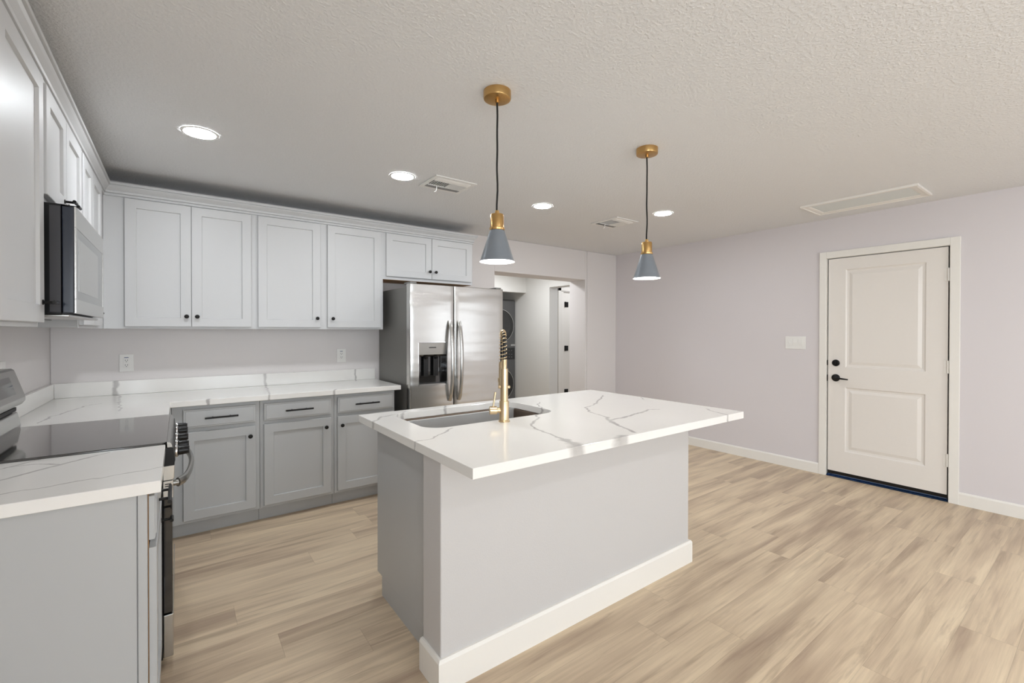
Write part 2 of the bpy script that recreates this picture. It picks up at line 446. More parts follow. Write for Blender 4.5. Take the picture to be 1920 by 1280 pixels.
def knob(fr, u, z, d, parent):
    ax = Vector(fr(0, 1, 0)) - Vector(fr(0, 0, 0))
    mb = MB().lathe([(0.0065, 0), (0.0065, 0.004), (0.0048, 0.008), (0.0048, 0.015), (0.013, 0.019), (0.0145, 0.023), (0.0135, 0.028), (0.009, 0.031), (0.002, 0.0315)], fr(u, d, z), ax, 24)
    return obj('knob', mb, M_BLACK, parent)
def tbar_knob(fr, u, z, d, parent, L=0.05, vertical=True):
    ax = Vector(fr(0, 1, 0)) - Vector(fr(0, 0, 0))
    mb = MB().lathe([(0.009, 0), (0.009, 0.003), (0.005, 0.004), (0.005, 0.030)], fr(u, d, z), ax, 16)
    a, b = (fr(u, d + 0.033, z - L / 2), fr(u, d + 0.033, z + L / 2)) if vertical else (fr(u - L / 2, d + 0.033, z), fr(u + L / 2, d + 0.033, z))
    mb.tube([a, b], 0.006, 14)
    return obj('knob', mb, M_BLACK, parent)
def pull(fr, u0, u1, z, d, parent):
    mb = MB().tube([fr(u0, d + 0.030, z), fr(u1, d + 0.030, z)], 0.0062, 14)
    for u in (u0 + 0.045, u1 - 0.045): mb.tube([fr(u, d, z), fr(u, d + 0.030, z)], 0.0048, 12)
    return obj('handle', mb, M_BLACK, parent)

# ------------------------------------------------------------------ room shell
YR = -9.0      # rear wall behind the camera
struct('floor', MB().box((-0.15, YR - 0.15, -0.12), (8.0, 4.2, 0)), M_FLOOR)
struct('ceiling', MB().box((-0.15, YR - 0.15, H), (8.0, 4.2, H + 0.12)), M_CEIL)
LY0, LY1, LZ0, LZ1 = -7.25, -5.35, 0.8, 2.1
struct('wall_left', MB().box((-0.15, LY1, 0), (0, 0.30, H)).box((-0.15, YR - 0.15, 0), (0, LY0, H)).box((-0.15, LY0, 0), (0, LY1, LZ0)).box((-0.15, LY0, LZ1), (0, LY1, H)), M_WALL)
wf = MB()
for a, b in (((-0.08, LY0, LZ0), (-0.02, LY0 + 0.05, LZ1)), ((-0.08, LY1 - 0.05, LZ0), (-0.02, LY1, LZ1)), ((-0.08, LY0, LZ0), (-0.02, LY1, LZ0 + 0.05)), ((-0.08, LY0, LZ1 - 0.05), (-0.02, LY1, LZ1)), ((-0.08, -6.325, LZ0), (-0.02, -6.275, LZ1))): wf.box(a, b)
struct('added_window_left', wf, M_TRIM)  # unseen window frame, added around the left fill light
OX0, OX1, OZ = 3.60, 5.06, 2.055
struct('wall_back', MB().box((0, 0, 0), (OX0, 0.30, H)).box((OX0, 0, OZ), (OX1, 0.30, H)).box((OX1, 0, 0), (5.092, 0.30, H)), M_WALL, bevel=0.006)
struct('wall_back_corner', MB().box((5.094, -0.004, 0), (W, 0.30, H)), M_WALL, bevel=0.006)
DY0, DY1, DZ = -3.434, -2.594, 2.058   # entry door opening in the right wall
WY0, WY1, WZ0, WZ1 = -7.25, -5.35, 0.8, 2.1  # unseen opening for the assumed window in the right wall
struct('wall_right', MB().box((W, DY1 + 0.02, 0), (W + 0.15, 0, H)).box((W, DY0 - 0.02, DZ + 0.02), (W + 0.15, DY1 + 0.02, H))
       .box((W, WY1, 0), (W + 0.15, DY0 - 0.02, H)).box((W, WY0, 0), (W + 0.15, WY1, WZ0)).box((W, WY0, WZ1), (W + 0.15, WY1, H))
       .box((W, YR, 0), (W + 0.15, WY0, H)), M_WALLR)
struct('wall_rear', MB().box((0, YR - 0.15, 0), (1.0, YR, H)).box((4.0, YR - 0.15, 0), (8.0, YR, H)).box((1.0, YR - 0.15, 2.2), (4.0, YR, H)), M_WALL)  # gap left for the assumed slider
# window in the right wall and glazed slider at the rear, both unseen and assumed
wf = MB()
for a, b in (((W + 0.02, WY0, WZ0), (W + 0.08, WY0 + 0.05, WZ1)), ((W + 0.02, WY1 - 0.05, WZ0), (W + 0.08, WY1, WZ1)), ((W + 0.02, WY0, WZ0), (W + 0.08, WY1, WZ0 + 0.05)),
             ((W + 0.02, WY0, WZ1 - 0.05), (W + 0.08, WY1, WZ1)), ((W + 0.02, (WY0 + WY1) / 2 - 0.025, WZ0), (W + 0.08, (WY0 + WY1) / 2 + 0.025, WZ1))):
    wf.box(a, b)
struct('assumed_window_1', wf, M_TRIM)
wf = MB()
for x in (1.0, 2.46, 3.94): wf.box((x, YR - 0.10, 0), (x + 0.07, YR - 0.04, 2.2))
wf.box((1.0, YR - 0.10, 2.13), (4.0, YR - 0.04, 2.2)).box((1.0, YR - 0.10, 0), (4.0, YR - 0.04, 0.06))
struct('assumed_window_2', wf, M_TRIM)
# baseboards (top edge eased)
def bb_prof(h=0.100, t=0.015): return [(0, 0), (t, 0), (t, h - 0.012), (t - 0.004, h - 0.004), (t - 0.007, h), (0, h)]
CY0, CY1 = -3.503, -2.528
struct('baseboard_right', MB().prism([(W - a, z) for a, z in bb_prof()], 1, CY1, -0.015), M_TRIM)
struct('baseboard_front', MB().prism([(W - a, z) for a, z in bb_prof()], 1, YR, CY0), M_TRIM)
struct('baseboard_back', MB().prism([(-0.004 - a, z) for a, z in bb_prof()], 0, 5.094, W), M_TRIM)
struct('baseboard_left', MB().prism([(a, z) for a, z in bb_prof()], 1, YR, -2.56), M_TRIM)

# ------------------------------------------------------------------ entry door in the right wall
trim = MB()
t = 0.018
zc = 2.126
trim.box((W - t, CY1, 0), (W, DY1 + 0.008, zc)).box((W - t, DY0 - 0.008, 0), (W, CY0, zc)).box((W - t, DY1 + 0.008, DZ + 0.006), (W, DY0 - 0.008, zc))
struct('trim_1', trim, M_TRIM, bevel=0.003)
jm = MB().box((W, DY1 + 0.005, 0), (W + 0.13, DY1 + 0.02, DZ + 0.02)).box((W, DY0 - 0.02, 0), (W + 0.13, DY0 - 0.005, DZ + 0.02)).box((W, DY0 - 0.02, DZ + 0.004), (W + 0.13, DY1 + 0.02, DZ + 0.02))
jm.box((W + 0.0415, DY1 - 0.012, 0.024), (W + 0.13, DY1 + 0.005, DZ + 0.004)).box((W + 0.0415, DY0 - 0.005, 0.024), (W + 0.13, DY0 + 0.012, DZ + 0.004)).box((W + 0.0415, DY0 - 0.005, DZ - 0.014), (W + 0.13, DY1 + 0.005, DZ + 0.004))
struct('trim_2', jm, M_TRIM)
door = thing('door_1', None, None, (W, DY1, 0), kind='structure')
fr = frame('x-', W + 0.040)
def panel_door(fr, u0, u1, z0, z1, panels, th, depth_face=0.0):
    """slab with moulded raised panels; built as a grid front with profile rings"""
    mb = MB(); bm = mb.bm
    mb.box(fr(u0, th - 0.012, z0), fr(u1, 0, z1))
    us = sorted({u0, u1} | {p[0] for p in panels} | {p[1] for p in panels})
    zs = sorted({z0, z1} | {p[2] for p in panels} | {p[3] for p in panels})
    def v(u, d, z): return bm.verts.new(fr(u, d, z))
    for i in range(len(us) - 1):
        for j in range(len(zs) - 1):
            if any(abs(us[i] - p[0]) < 1e-6 and abs(us[i + 1] - p[1]) < 1e-6 and abs(zs[j] - p[2]) < 1e-6 for p in panels):
                a0, a1, b0, b1 = us[i], us[i + 1], zs[j], zs[j + 1]
                def ring(k, d): return [v(a0 + k, d, b0 + k), v(a1 - k, d, b0 + k), v(a1 - k, d, b1 - k), v(a0 + k, d, b1 - k)]
                rs = [ring(0, th), ring(0.010, th - 0.009), ring(0.026, th - 0.011), ring(0.052, th - 0.003)]
                for a, b in zip(rs[:-1], rs[1:]):
                    for q in range(4): bm.faces.new((a[q], a[(q + 1) % 4], b[(q + 1) % 4], b[q]))
                bm.faces.new(rs[-1])
            else:
                bm.faces.new([v(us[i], th, zs[j]), v(us[i + 1], th, zs[j]), v(us[i + 1], th, zs[j + 1]), v(us[i], th, zs[j + 1])])
    for a, b in (((u0, z0), (u0, z1)), ((u1, z0), (u1, z1)), ((u0, z0), (u1, z0)), ((u0, z1), (u1, z1))):
        bm.faces.new([v(a[0], 0, a[1]), v(b[0], 0, b[1]), v(b[0], th, b[1]), v(a[0], th, a[1])])
    bmesh.ops.remove_doubles(bm, verts=bm.verts, dist=1e-5)
    return mb
slab = panel_door(fr, DY0 + 0.004, DY1 - 0.004, 0.056, DZ - 0.003,
                  [(-3.297, -2.735, 1.038, 1.948), (-3.297, -2.735, 0.252, 0.852)], 0.036)
obj('slab', slab, M_DOOR, door)
fx = W + 0.004
lv = MB().lathe([(0.034, 0), (0.034, 0.006), (0.028, 0.010), (0.012, 0.012), (0.012, 0.045)], (fx, -2.662, 0.936), (-1, 0, 0), 32)
lv.tube([(fx - 0.045, -2.655, 0.936), (fx - 0.052, -2.68, 0.937), (fx - 0.055, -2.72, 0.934), (fx - 0.052, -2.772, 0.930)], [0.011, 0.010, 0.008, 0.006], 14)
obj('lever_handle', lv, M_BLACK, door)
obj('deadbolt', MB().lathe([(0.031, 0), (0.031, 0.008), (0.026, 0.013), (0.012, 0.014)], (fx, -2.662, 1.076), (-1, 0, 0), 32).box((fx - 0.030, -2.668, 1.060), (fx - 0.012, -2.656, 1.092)), M_BLACK, door)
for zc_ in (1.832, 1.087, 0.335):
    hb = MB().lathe([(0.0075, -0.052), (0.0075, 0.052)], (W - 0.004, DY0 + 0.001, zc_), (0, 0, 1), 14)
    hb.box((W + 0.001, DY0 + 0.003, zc_ - 0.050), (W + 0.0035, DY0 + 0.026, zc_ + 0.050))
    obj('hinge', hb, M_TRIM, door)
obj('strike_plate', MB().box((W + 0.001, DY1 + 0.0005, 0.90), (W + 0.020, DY1 + 0.0045, 0.96)).box((W + 0.001, DY1 + 0.0005, 1.05), (W + 0.020, DY1 + 0.0045, 1.10)), M_BLACK, door)
obj('threshold', MB().box((W - 0.006, DY0 - 0.004, 0.0), (W + 0.13, DY1 + 0.004, 0.012)).box((W + 0.004, DY0, 0.012), (W + 0.12, DY1, 0.022)), M_BLUEGLS, door, bevel=0.003)
obj('door_sweep', MB().box((W + 0.008, DY0 + 0.004, 0.026), (W + 0.034, DY1 - 0.004, 0.056)), M_BLKPL, door)

# ------------------------------------------------------------------ hall behind the opening
HX = 5.40
struct('wall_hall_right', MB().box((HX, 1.114, 0), (HX + 0.18, 4.0, H)).box((HX, 0.30, 2.06), (HX + 0.18, 1.114, H)), M_WALLH, bevel=0.004)
struct('wall_hall_alcove', MB().box((4.2, 1.71, 2.015), (HX, 1.83, H)), M_WALLH)
struct('wall_hall_end', MB().box((3.0, 3.0, 0), (HX, 3.12, H)), M_WALLH)
struct('wall_hall_left', MB().box((3.30, 0.30, 0), (3.42, 3.0, H)), M_WALLH)
struct('wall_bedroom', MB().box((HX + 0.18, 1.50, 0), (6.000, 1.62, H)).box((6.000, 1.50, 2.06), (7.0, 1.62, H)).box((7.0, 0.30, 0), (7.1, 1.62, H)), M_WALLH)
tr = MB()
tr.box((5.925, 1.476, 0), (5.990, 1.50, 2.13)).box((6.002, 1.49, 0), (6.055, 1.60, 2.06)).box((5.925, 1.476, 2.065), (7.0, 1.50, 2.13)).box((6.056, 1.49, 2.047), (7.0, 1.60, 2.06))
struct('trim_3', tr, M_TRIM, bevel=0.003)
d2 = thing('door_2', None, None, (6.10, 1.50, 0), kind='structure')
obj('slab', MB().box((6.065, 1.515, 0.012), (6.85, 1.55, 2.045)), M_TRIM, d2, bevel=0.002)
for z in (1.835, 1.072, 0.315):
    obj('hinge', MB().box((6.10, 1.508, z - 0.045), (6.185, 1.5145, z + 0.045)).lathe([(0.008, -0.048), (0.008, 0.048)], (6.108, 1.500, z), (0, 0, 1), 12), M_BLACK, d2)
hl = MB().lathe([(0.16, 0), (0.16, -0.03), (0.13, -0.05), (0.02, -0.055)], (4.55, 0.95, H), (0, 0, 1), 40)
hall = area_light('hall_fill_light', (4.55, 0.95, 2.37), (4.55, 0.95, 0), 0.3, 0.3, 20, (0.93, 0.96, 1))  # unseen source, added with its fixture to brighten the hall
tag(obj('added_flush_lamp', hl, M_LAMPH), 'unseen flush white lamp added to light the hall behind the opening', 'lamp')
hb = area_light('added_bedroom_light', (6.3, 0.9, 2.37), (6.3, 0.9, 0), 0.3, 0.3, 8, (0.93, 0.96, 1))  # unseen area light added under the bedroom ceiling, without a fixture

# stacked washer and dryer in the alcove
lx0, lx1, ly = 4.715, 5.385, 1.98
wd = thing('washer_dryer', 'dark grey stacked washer and dryer tower in the hall alcove behind the fridge', 'washer', (lx0, ly, 0))
obj('body', MB().box((lx0, ly, 0.02), (lx1, ly + 0.75, 1.91)), M_LAUN, wd, bevel=0.03, seg=4)
cxw = (lx0 + lx1) / 2
for zc_ in (1.46, 0.47):
    dr = MB().lathe([(0.290, 0), (0.290, 0.012), (0.280, 0.022), (0.272, 0.022), (0.268, 0.010)], (cxw, ly, zc_), (0, -1, 0), 56, cap=False)
    dd = obj('door', dr, M_CHROME, wd, label='round porthole door with bright ring')
    obj('door_glass', MB().lathe([(0.268, 0.006), (0.262, 0.020), (0.225, 0.030), (0.20, 0.024), (0.14, 0.012), (0.01, 0.004)], (cxw, ly, zc_), (0, -1, 0), 56), M_LAUND, dd)
pn = obj('control_panel', MB().box((lx0 + 0.04, ly - 0.008, 0.885), (lx1 - 0.02, ly, 1.085)), M_LAUND, wd, bevel=0.004)
for zz in (0.92, 0.965, 1.03):
    for k in range(10):
        xk = lx0 + 0.10 + k * 0.052
        obj('button', MB().box((xk, ly - 0.0105, zz), (xk + 0.022, ly - 0.0081, zz + 0.014)), M_LAUN, pn)
obj('badge', MB().box((lx1 - 0.105, ly - 0.006, 1.115), (lx1 - 0.02, ly, 1.145)), M_CHROME, wd)

# ------------------------------------------------------------------ upper cabinets
FY = 0.295   # face frame distance from the wall
UZ0, UZ1 = 1.385, 2.300
frU = frame('y-', -FY)     # back wall run
frL = frame('x+', FY)      # left wall run
def upper(name, label, run, u0, u1, z0, z1, doors, knobs, group, bottom=None, tk=None):
    base = (u0, 0, z0) if run == 'B' else (0, u0, z0)
    t = thing(name, label, 'cabinet', base, group)
    f = frU if run == 'B' else frL
    mb = MB()
    fbox(mb, f, u0, u1, 0, -FY, z0 + 0.006, z1)
    body = obj('body', mb, M_UPPER, t, bevel=0.0015)
    fm = MB()
    w = 0.022
    fbox(fm, f, u0, u1, 0.0, 0.001, z0, z1)
    obj('face_frame', fm, M_UPPER, t)
    for (a, b, za, zb), ks in zip(doors, knobs):
        d = MB(); f2 = frame('y-', -FY - 0.0025) if run == 'B' else frame('x+', FY + 0.0025)
        shaker(d, f2, a, b, za, zb)
        o = obj('door', d, M_UPPER, t)
        for k in ks:
            if len(k) == 2: knob(f2, k[0], k[1], 0.019, o)
            else: tbar_knob(f2, k[0], k[1], 0.019, o, vertical=False)
    return t
G_UP = 'light grey wall cabinets above the counter'
DT = 2.256
upper('wall_cabinet', 'light grey two-door wall cabinet nearest the corner on the back wall', 'B', 0.2975, 1.163, UZ0, UZ1,
      [(0.405, 0.767, 1.400, DT), (0.770, 1.142, 1.400, DT)], [[(0.740, 1.472)], [(0.802, 1.472)]], G_UP)
upper('wall_cabinet', 'light grey two-door wall cabinet with centre stile, left of the fridge', 'B', 1.163, 2.178, UZ0, UZ1,
      [(1.187, 1.641, 1.400, DT), (1.698, 2.154, 1.400, DT)], [[(1.613, 1.474)], [(1.736, 1.474)]], G_UP)
fc = upper('wall_cabinet', 'short light grey two-door cabinet mounted above the steel refrigerator', 'B', 2.178, 3.120, 1.840, UZ1,
      [(2.204, 2.653, 1.868, DT), (2.657, 3.099, 1.868, DT)], [[(2.627, 1.936)], [(2.690, 1.936)]], G_UP)
obj('underside', MB().box((2.19, -0.285, 1.838), (3.11, -0.01, 1.845)), M_WOOD, fc, label='bare wood underside')
upper('wall_cabinet', 'light grey wall cabinet nearest the camera, left of the microwave', 'L', -2.535, -2.000, UZ0, UZ1,
      [(-2.512, -2.022, 1.400, DT)], [[(-2.050, 1.470, 1)]], G_UP)
upper('wall_cabinet', 'short light grey two-door wall cabinet directly above the microwave', 'L', -1.995, -1.225, 1.835, UZ1,
      [(-1.973, -1.622, 1.862, DT), (-1.616, -1.250, 1.862, DT)], [[(-1.665, 1.905, 1)], [(-1.575, 1.905, 1)]], G_UP)
upper('wall_cabinet', 'light grey wall cabinet in the corner just right of the microwave', 'L', -1.220, -0.002, UZ0, UZ1,
      [(-1.196, -0.895, 1.400, DT), (-0.889, -0.535, 1.400, DT)], [[(-0.930, 1.470, 1)], [(-0.855, 1.470, 1)]], G_UP)

# crown moulding swept along both runs with mitred corners
def crown():
    prof = [(0.0, 2.262), (0.010, 2.262), (0.010, 2.274), (0.005, 2.275), (0.005, 2.279), (0.016, 2.281), (0.018, 2.292), (0.013, 2.294), (0.013, 2.297), (0.020, 2.304), (0.030, 2.314), (0.036, 2.322), (0.036, 2.326), (0.033, 2.327), (0.033, 2.330), (0.043, 2.331), (0.043, 2.347), (0.0, 2.347)]
    prof = [(a + 0.001, b) for a, b in prof]
    path = [(0.0, -2.535), (FY, -2.535), (FY, -FY), (3.120, -FY), (3.120, 0.0)]
    outs = [(0, -1), (1, 0), (0, -1), (1, 0)]
    bm = MB(); rows = []
    for i, p in enumerate(path):
        a = Vector(outs[max(i - 1, 0)]); b = Vector(outs[min(i, len(outs) - 1)])
        dirn = (a + b) if (0 < i < len(path) - 1) else (a if i else b)
        rows.append([bm.bm.verts.new((p[0] + dirn.x * q, p[1] + dirn.y * q, z)) for q, z in prof])
    n = len(prof)
    for a, b in zip(rows[:-1], rows[1:]):
        for k in range(n): bm.bm.faces.new((a[k], a[(k + 1) % n], b[(k + 1) % n], b[k]))
    bm.bm.faces.new(rows[0]); bm.bm.faces.new(rows[-1][::-1])
    return obj('crown_moulding', bm, M_UPPER)
tag(crown(), 'light grey stepped crown moulding running along the tops of the wall cabinets', 'moulding')

# ------------------------------------------------------------------ base cabinets
BFY = 0.61
frB = frame('y-', -BFY)
G_B = 'grey base cabinets along the back wall'
def base_unit(label, x0, x1, d0, d1, kx, h0, h1, last=False):
    t = thing('base_cabinet', label, 'cabinet', (x0, -0.3, 0), G_B)
    obj('body', MB().box((x0, -BFY, 0.10), (x1, -0.004, 0.876)), M_BASE, t, bevel=0.0015)
    obj('toe_kick', MB().box((x0, -0.545, 0), (x1, -0.03, 0.099)), M_BASE, t)
    f2 = frame('y-', -BFY - 0.0025)
    dm = MB(); shaker(dm, f2, d0, d1, 0.122, 0.702); d = obj('door', dm, M_BASE, t)
    knob(f2, kx, 0.634, 0.019, d)
    wm = MB(); slab_front(wm, f2, d0, d1, 0.727, 0.852); w = obj('drawer', wm, M_BASE, t)
    pull(f2, h0, h1, 0.791, 0.019, w)
    if last: pass
    return t
base_unit('grey base cabinet with one drawer and door, next to the range', 0.656, 1.157, 0.715, 1.131, 1.096, 0.832, 1.023)
base_unit('middle one of the three grey base cabinets with black handles along the back wall', 1.159, 1.668, 1.183, 1.643, 1.603, 1.319, 1.508)
base_unit('grey base cabinet beside the refrigerator, door knob on its left', 1.670, 2.160, 1.692, 2.145, 1.722, 1.821, 2.015)
bc = thing('base_cabinet', 'grey blind corner base cabinet hidden behind the range', 'cabinet', (0.3, -0.6, 0), G_B)
obj('body', MB().box((0.004, -1.195, 0.10), (0.62, -0.004, 0.876)).box((0.61, -0.61, 0.10), (0.654, -0.004, 0.876)), M_BASE, bc)
obj('toe_kick', MB().box((0.03, -1.195, 0), (0.545, -0.03, 0.099)).box((0.545, -0.545, 0), (0.654, -0.03, 0.099)), M_BASE, bc)

# near base cabinet, its side panel faces the camera
nb = thing('base_cabinet', 'grey base cabinet in the left foreground, its plain end panel facing the camera', 'cabinet', (0.3, -2.25, 0))
obj('body', MB().box((0.004, -2.495, 0.10), (0.592, -1.985, 0.876)), M_BASE, nb)
obj('face_frame', MB().box((0.593, -2.502, 0.10), (0.616, -1.985, 0.876)), M_BASE, nb, bevel=0.0015)
obj('end_panel', MB().box((0.004, -2.500, 0.0), (0.590, -2.4955, 0.876)), M_BASE, nb)
obj('toe_kick', MB().box((0.50, -2.495, 0), (0.545, -1.985, 0.099)), M_BASE, nb)
obj('bumper_strip', MB().box((0.6165, -2.485, 0.11), (0.6185, -2.475, 0.868)), M_WOOD, nb)
f2 = frame('x+', 0.6190)
dm = MB(); shaker(dm, f2, -2.488, -2.002, 0.115, 0.702); nd = obj('door', dm, M_BASE, nb)
tbar_knob(f2, -2.050, 0.634, 0.019, nd, vertical=False)
wm = MB(); slab_front(wm, f2, -2.488, -2.002, 0.727, 0.862); nw = obj('drawer', wm, M_BASE, nb)
pull(f2, -2.345, -2.15, 0.791, 0.019, nw)

# ------------------------------------------------------------------ countertops
ct = MB()
Lp = [(0.002, -0.002), (2.204, -0.002), (2.204, -0.648), (0.650, -0.648), (0.650, -1.206), (0.002, -1.206)]
ct.prism(Lp, 2, 0.877, 0.914)
c1 = tag(obj('countertop', ct, M_Q_BACK, bevel=0.0025), 'L-shaped white veined quartz countertop turning the corner below the wall cabinets', 'countertop')
obj('backsplash', MB().box((0.022, -0.0215, 0.9145), (2.204, -0.002, 1.014)), M_Q_BACK, c1, bevel=0.002)
obj('backsplash', MB().box((0.002, -1.206, 0.9145), (0.0215, -0.002, 1.014)), M_Q_BACK, c1, bevel=0.002)
cn = tag(obj('countertop', MB().box((0.002, -2.520, 0.877), (0.650, -1.979, 0.914)), M_Q_NEAR, bevel=0.0025),
         'short white quartz countertop in the left foreground, in front of the range', 'countertop')
obj('backsplash', MB().box((0.002, -2.520, 0.9145), (0.0215, -1.979, 1.014)), M_Q_NEAR, cn, bevel=0.002)

# ------------------------------------------------------------------ island
IX0, IX1, IY0, IY1 = 1.482, 3.290, -2.984, -1.793
SX0, SX1, SY0, SY1, SR = 1.630, 2.435, -2.355, -1.872, 0.10
def rrect(x0, x1, y0, y1, r, n=10):
    pts = []
    for cx, cy, a0 in ((x1 - r, y1 - r, 0), (x0 + r, y1 - r, 90), (x0 + r, y0 + r, 180), (x1 - r, y0 + r, 270)):
        for k in range(n + 1):
            a = math.radians(a0 + 90 * k / n); pts.append((cx + r * math.cos(a), cy + r * math.sin(a)))
    return pts
def slab_with_hole(x0, x1, y0, y1, z0, z1, hole):
    mb = MB(); bm = mb.bm
    n = len(hole)
    cx = sum(p[0] for p in hole) / n; cy = sum(p[1] for p in hole) / n
    # outer loop: radial projection of each hole point to the rectangle, corners added
    def proj(p):
        dx, dy = p[0] - cx, p[1] - cy; ts = []
        if dx > 1e-9: ts.append((x1 - cx) / dx)
        if dx < -1e-9: ts.append((x0 - cx) / dx)
        if dy > 1e-9: ts.append((y1 - cy) / dy)
        if dy < -1e-9: ts.append((y0 - cy) / dy)
        t = min(ts); return (cx + dx * t, cy + dy * t)
    ang = lambda p: math.atan2(p[1] - cy, p[0] - cx) % (2 * PI)
    corners = [(x0, y0), (x1, y0), (x1, y1), (x0, y1)]
    for z, flip in ((z1, False), (z0, True)):
        hv = [bm.verts.new((p[0], p[1], z)) for p in hole]
        ov = [bm.verts.new((*proj(p), z)) for p in hole]
        for i in range(n):
            j = (i + 1) % n
            a, b = ang(hole[i]), ang(hole[j])
            if b < a: b += 2 * PI
            mids = []
            for c in corners:
                q = ang(c)
                for qq in (q, q + 2 * PI):
                    if a + 1e-6 < qq < b - 1e-6: mids.append((qq, c))
            mids.sort()
            f = [hv[i], ov[i]] + [bm.verts.new((*c, z)) for _, c in mids] + [ov[j], hv[j]]
            bm.faces.new(f[::-1] if flip else f)
    bmesh.ops.remove_doubles(bm, verts=bm.verts, dist=1e-5)
    be = [e for e in bm.edges if len(e.link_faces) == 1]
    top = [e for e in be if all(abs(v.co.z - z1) < 1e-6 for v in e.verts)]
    low = {}
    for v in bm.verts:
        if abs(v.co.z - z0) < 1e-6: low[(round(v.co.x, 4), round(v.co.y, 4))] = v
    for e in top:
        a, b = e.verts
        bm.faces.new((a, b, low[(round(b.co.x, 4), round(b.co.y, 4))], low[(round(a.co.x, 4), round(a.co.y, 4))]))
    return mb
hole = rrect(SX0, SX1, SY0, SY1, SR)
tag(obj('countertop', slab_with_hole(IX0, IX1, IY0, IY1, 0.876, 0.914, hole), M_Q_ISL, bevel=0.002),
    'large white quartz countertop with bold grey veins on the island', 'countertop')
isl = thing('kitchen_island', 'kitchen island with off-white drywall back and plain grey cabinet end', 'kitchen island', (2.3, -2.3, 0))
PX0, PX1, PY0, PY1 = 1.492, 3.138, -2.735, -2.580
obj('half_wall', MB().box((PX0, PY0, 0), (PX1, PY1, 0.8755)), M_HALF, isl, bevel=0.006)
prof = bb_prof(0.128, 0.016)
bbm = MB(); rows = []
for p, d in (((PX0, PY1), (-1, 0)), ((PX0, PY0), (-1, -1)), ((PX1, PY0), (1, -1)), ((PX1, PY1), (1, 0))):
    rows.append([bbm.bm.verts.new((p[0] + d[0] * q, p[1] + d[1] * q, z)) for q, z in prof])
for a, b in zip(rows[:-1], rows[1:]):
    for k in range(len(prof)): bbm.bm.faces.new((a[k], a[(k + 1) % len(prof)], b[(k + 1) % len(prof)], b[k]))
bbm.bm.faces.new(rows[0]); bbm.bm.faces.new(rows[-1][::-1])
obj('baseboard', bbm, M_TRIM, isl)
CX0, CX1, CYF = 1.540, 3.120, -1.925
# carcass left open under the sink
body = MB().box((CX0, -2.578, 0.0), (CX0 + 0.018, -1.990, 0.10)).box((CX0, -2.578, 0.10), (CX0 + 0.018, CYF, 0.8755))
body.box((CX1 - 0.018, -2.578, 0.10), (CX1, CYF, 0.8755)).box((2.47, -2.578, 0.10), (2.488, CYF - 0.02, 0.8755))
body.box((CX0 + 0.018, -2.578, 0.10), (CX1 - 0.018, CYF - 0.02, 0.118)).box((CX0 + 0.018, CYF - 0.02, 0.10), (CX1 - 0.018, CYF, 0.8755))
obj('cabinet_body', body, M_BASE, isl, bevel=0.001)
obj('toe_kick', MB().box((CX0 + 0.018, -2.00, 0.0), (CX1, -1.985, 0.099)), M_BASE, isl)
fI = frame('y+', CYF + 0.0025)
for a, b, kx in ((1.550, 1.995, 1.965), (2.000, 2.445, 2.03), (2.50, 2.79, 2.765), (2.80, 3.10, 2.825)):
    dm = MB(); shaker(dm, fI, a, b, 0.120, 0.702); d = obj('door', dm, M_BASE, isl); knob(fI, kx, 0.64, 0.019, d)
    wm = MB(); slab_front(wm, fI, a, b, 0.727, 0.860); obj('drawer_front', wm, M_BASE, isl)

# undermount sink
sk = MB(); bm = sk.bm; rings = []
for off, z, r in ((0.012, 0.8745, SR + 0.012), (-0.004, 0.8745, SR - 0.004), (-0.006, 0.866, SR - 0.006), (-0.010, 0.70, SR - 0.01), (-0.022, 0.678, SR - 0.02), (-0.05, 0.668, SR - 0.045), (-0.15, 0.664, 0.03)):
    rings.append([bm.verts.new((x, y, z)) for x, y in rrect(SX0 - off, SX1 + off, SY0 - off, SY1 + off, max(r, 0.02))])
for a, b in zip(rings[:-1], rings[1:]):
    for i in range(len(a)): bm.faces.new((a[i], a[(i + 1) % len(a)], b[(i + 1) % len(a)], b[i]))
bm.faces.new(rings[-1]); sk.smooth = True
sink = thing('kitchen_sink', 'stainless steel undermount single-bowl sink set in the island countertop', 'sink', ((SX0 + SX1) / 2, (SY0 + SY1) / 2, 0.66))
o = obj('bowl', sk, M_SINK, sink)
so = o.modifiers.new('thick', 'SOLIDIFY'); so.thickness = 0.0012; so.offset = -1
obj('drain', MB().lathe([(0.045, 0.0), (0.045, 0.003), (0.038, 0.004), (0.034, 0.001), (0.005, 0.0005)], ((SX0 + SX1) / 2, (SY0 + SY1) / 2 + 0.05, 0.665), (0, 0, 1), 32), M_CHROME, sink)

# spring neck faucet on the island
FXc, FYc, FZ = 2.020, -2.408, 0.914
fa = thing('faucet', 'brushed gold spring-neck kitchen faucet standing at the island sink', 'faucet', (FXc, FYc, FZ))
obj('base_body', MB().lathe([(0.029, 0), (0.029, 0.006), (0.0245, 0.009), (0.0245, 0.102), (0.0235, 0.104)], (FXc, FYc, FZ + 0.0005), (0, 0, 1), 36), M_GOLD, fa)
obj('riser', MB().lathe([(0.0195, 0.104), (0.0195, 0.265), (0.019, 0.268), (0.014, 0.268), (0.014, 0.276)] + [q for k in range(6) for q in ((0.0140, 0.277 + k * 0.006), (0.0148, 0.280 + k * 0.006), (0.0140, 0.283 + k * 0.006))] + [(0.0145, 0.315)], (FXc, FYc, FZ), (0, 0, 1), 32), M_GOLD, fa)
dv = Vector((0.50, 0.866, 0)); ar = 0.072
P0 = Vector((FXc, FYc, 0))
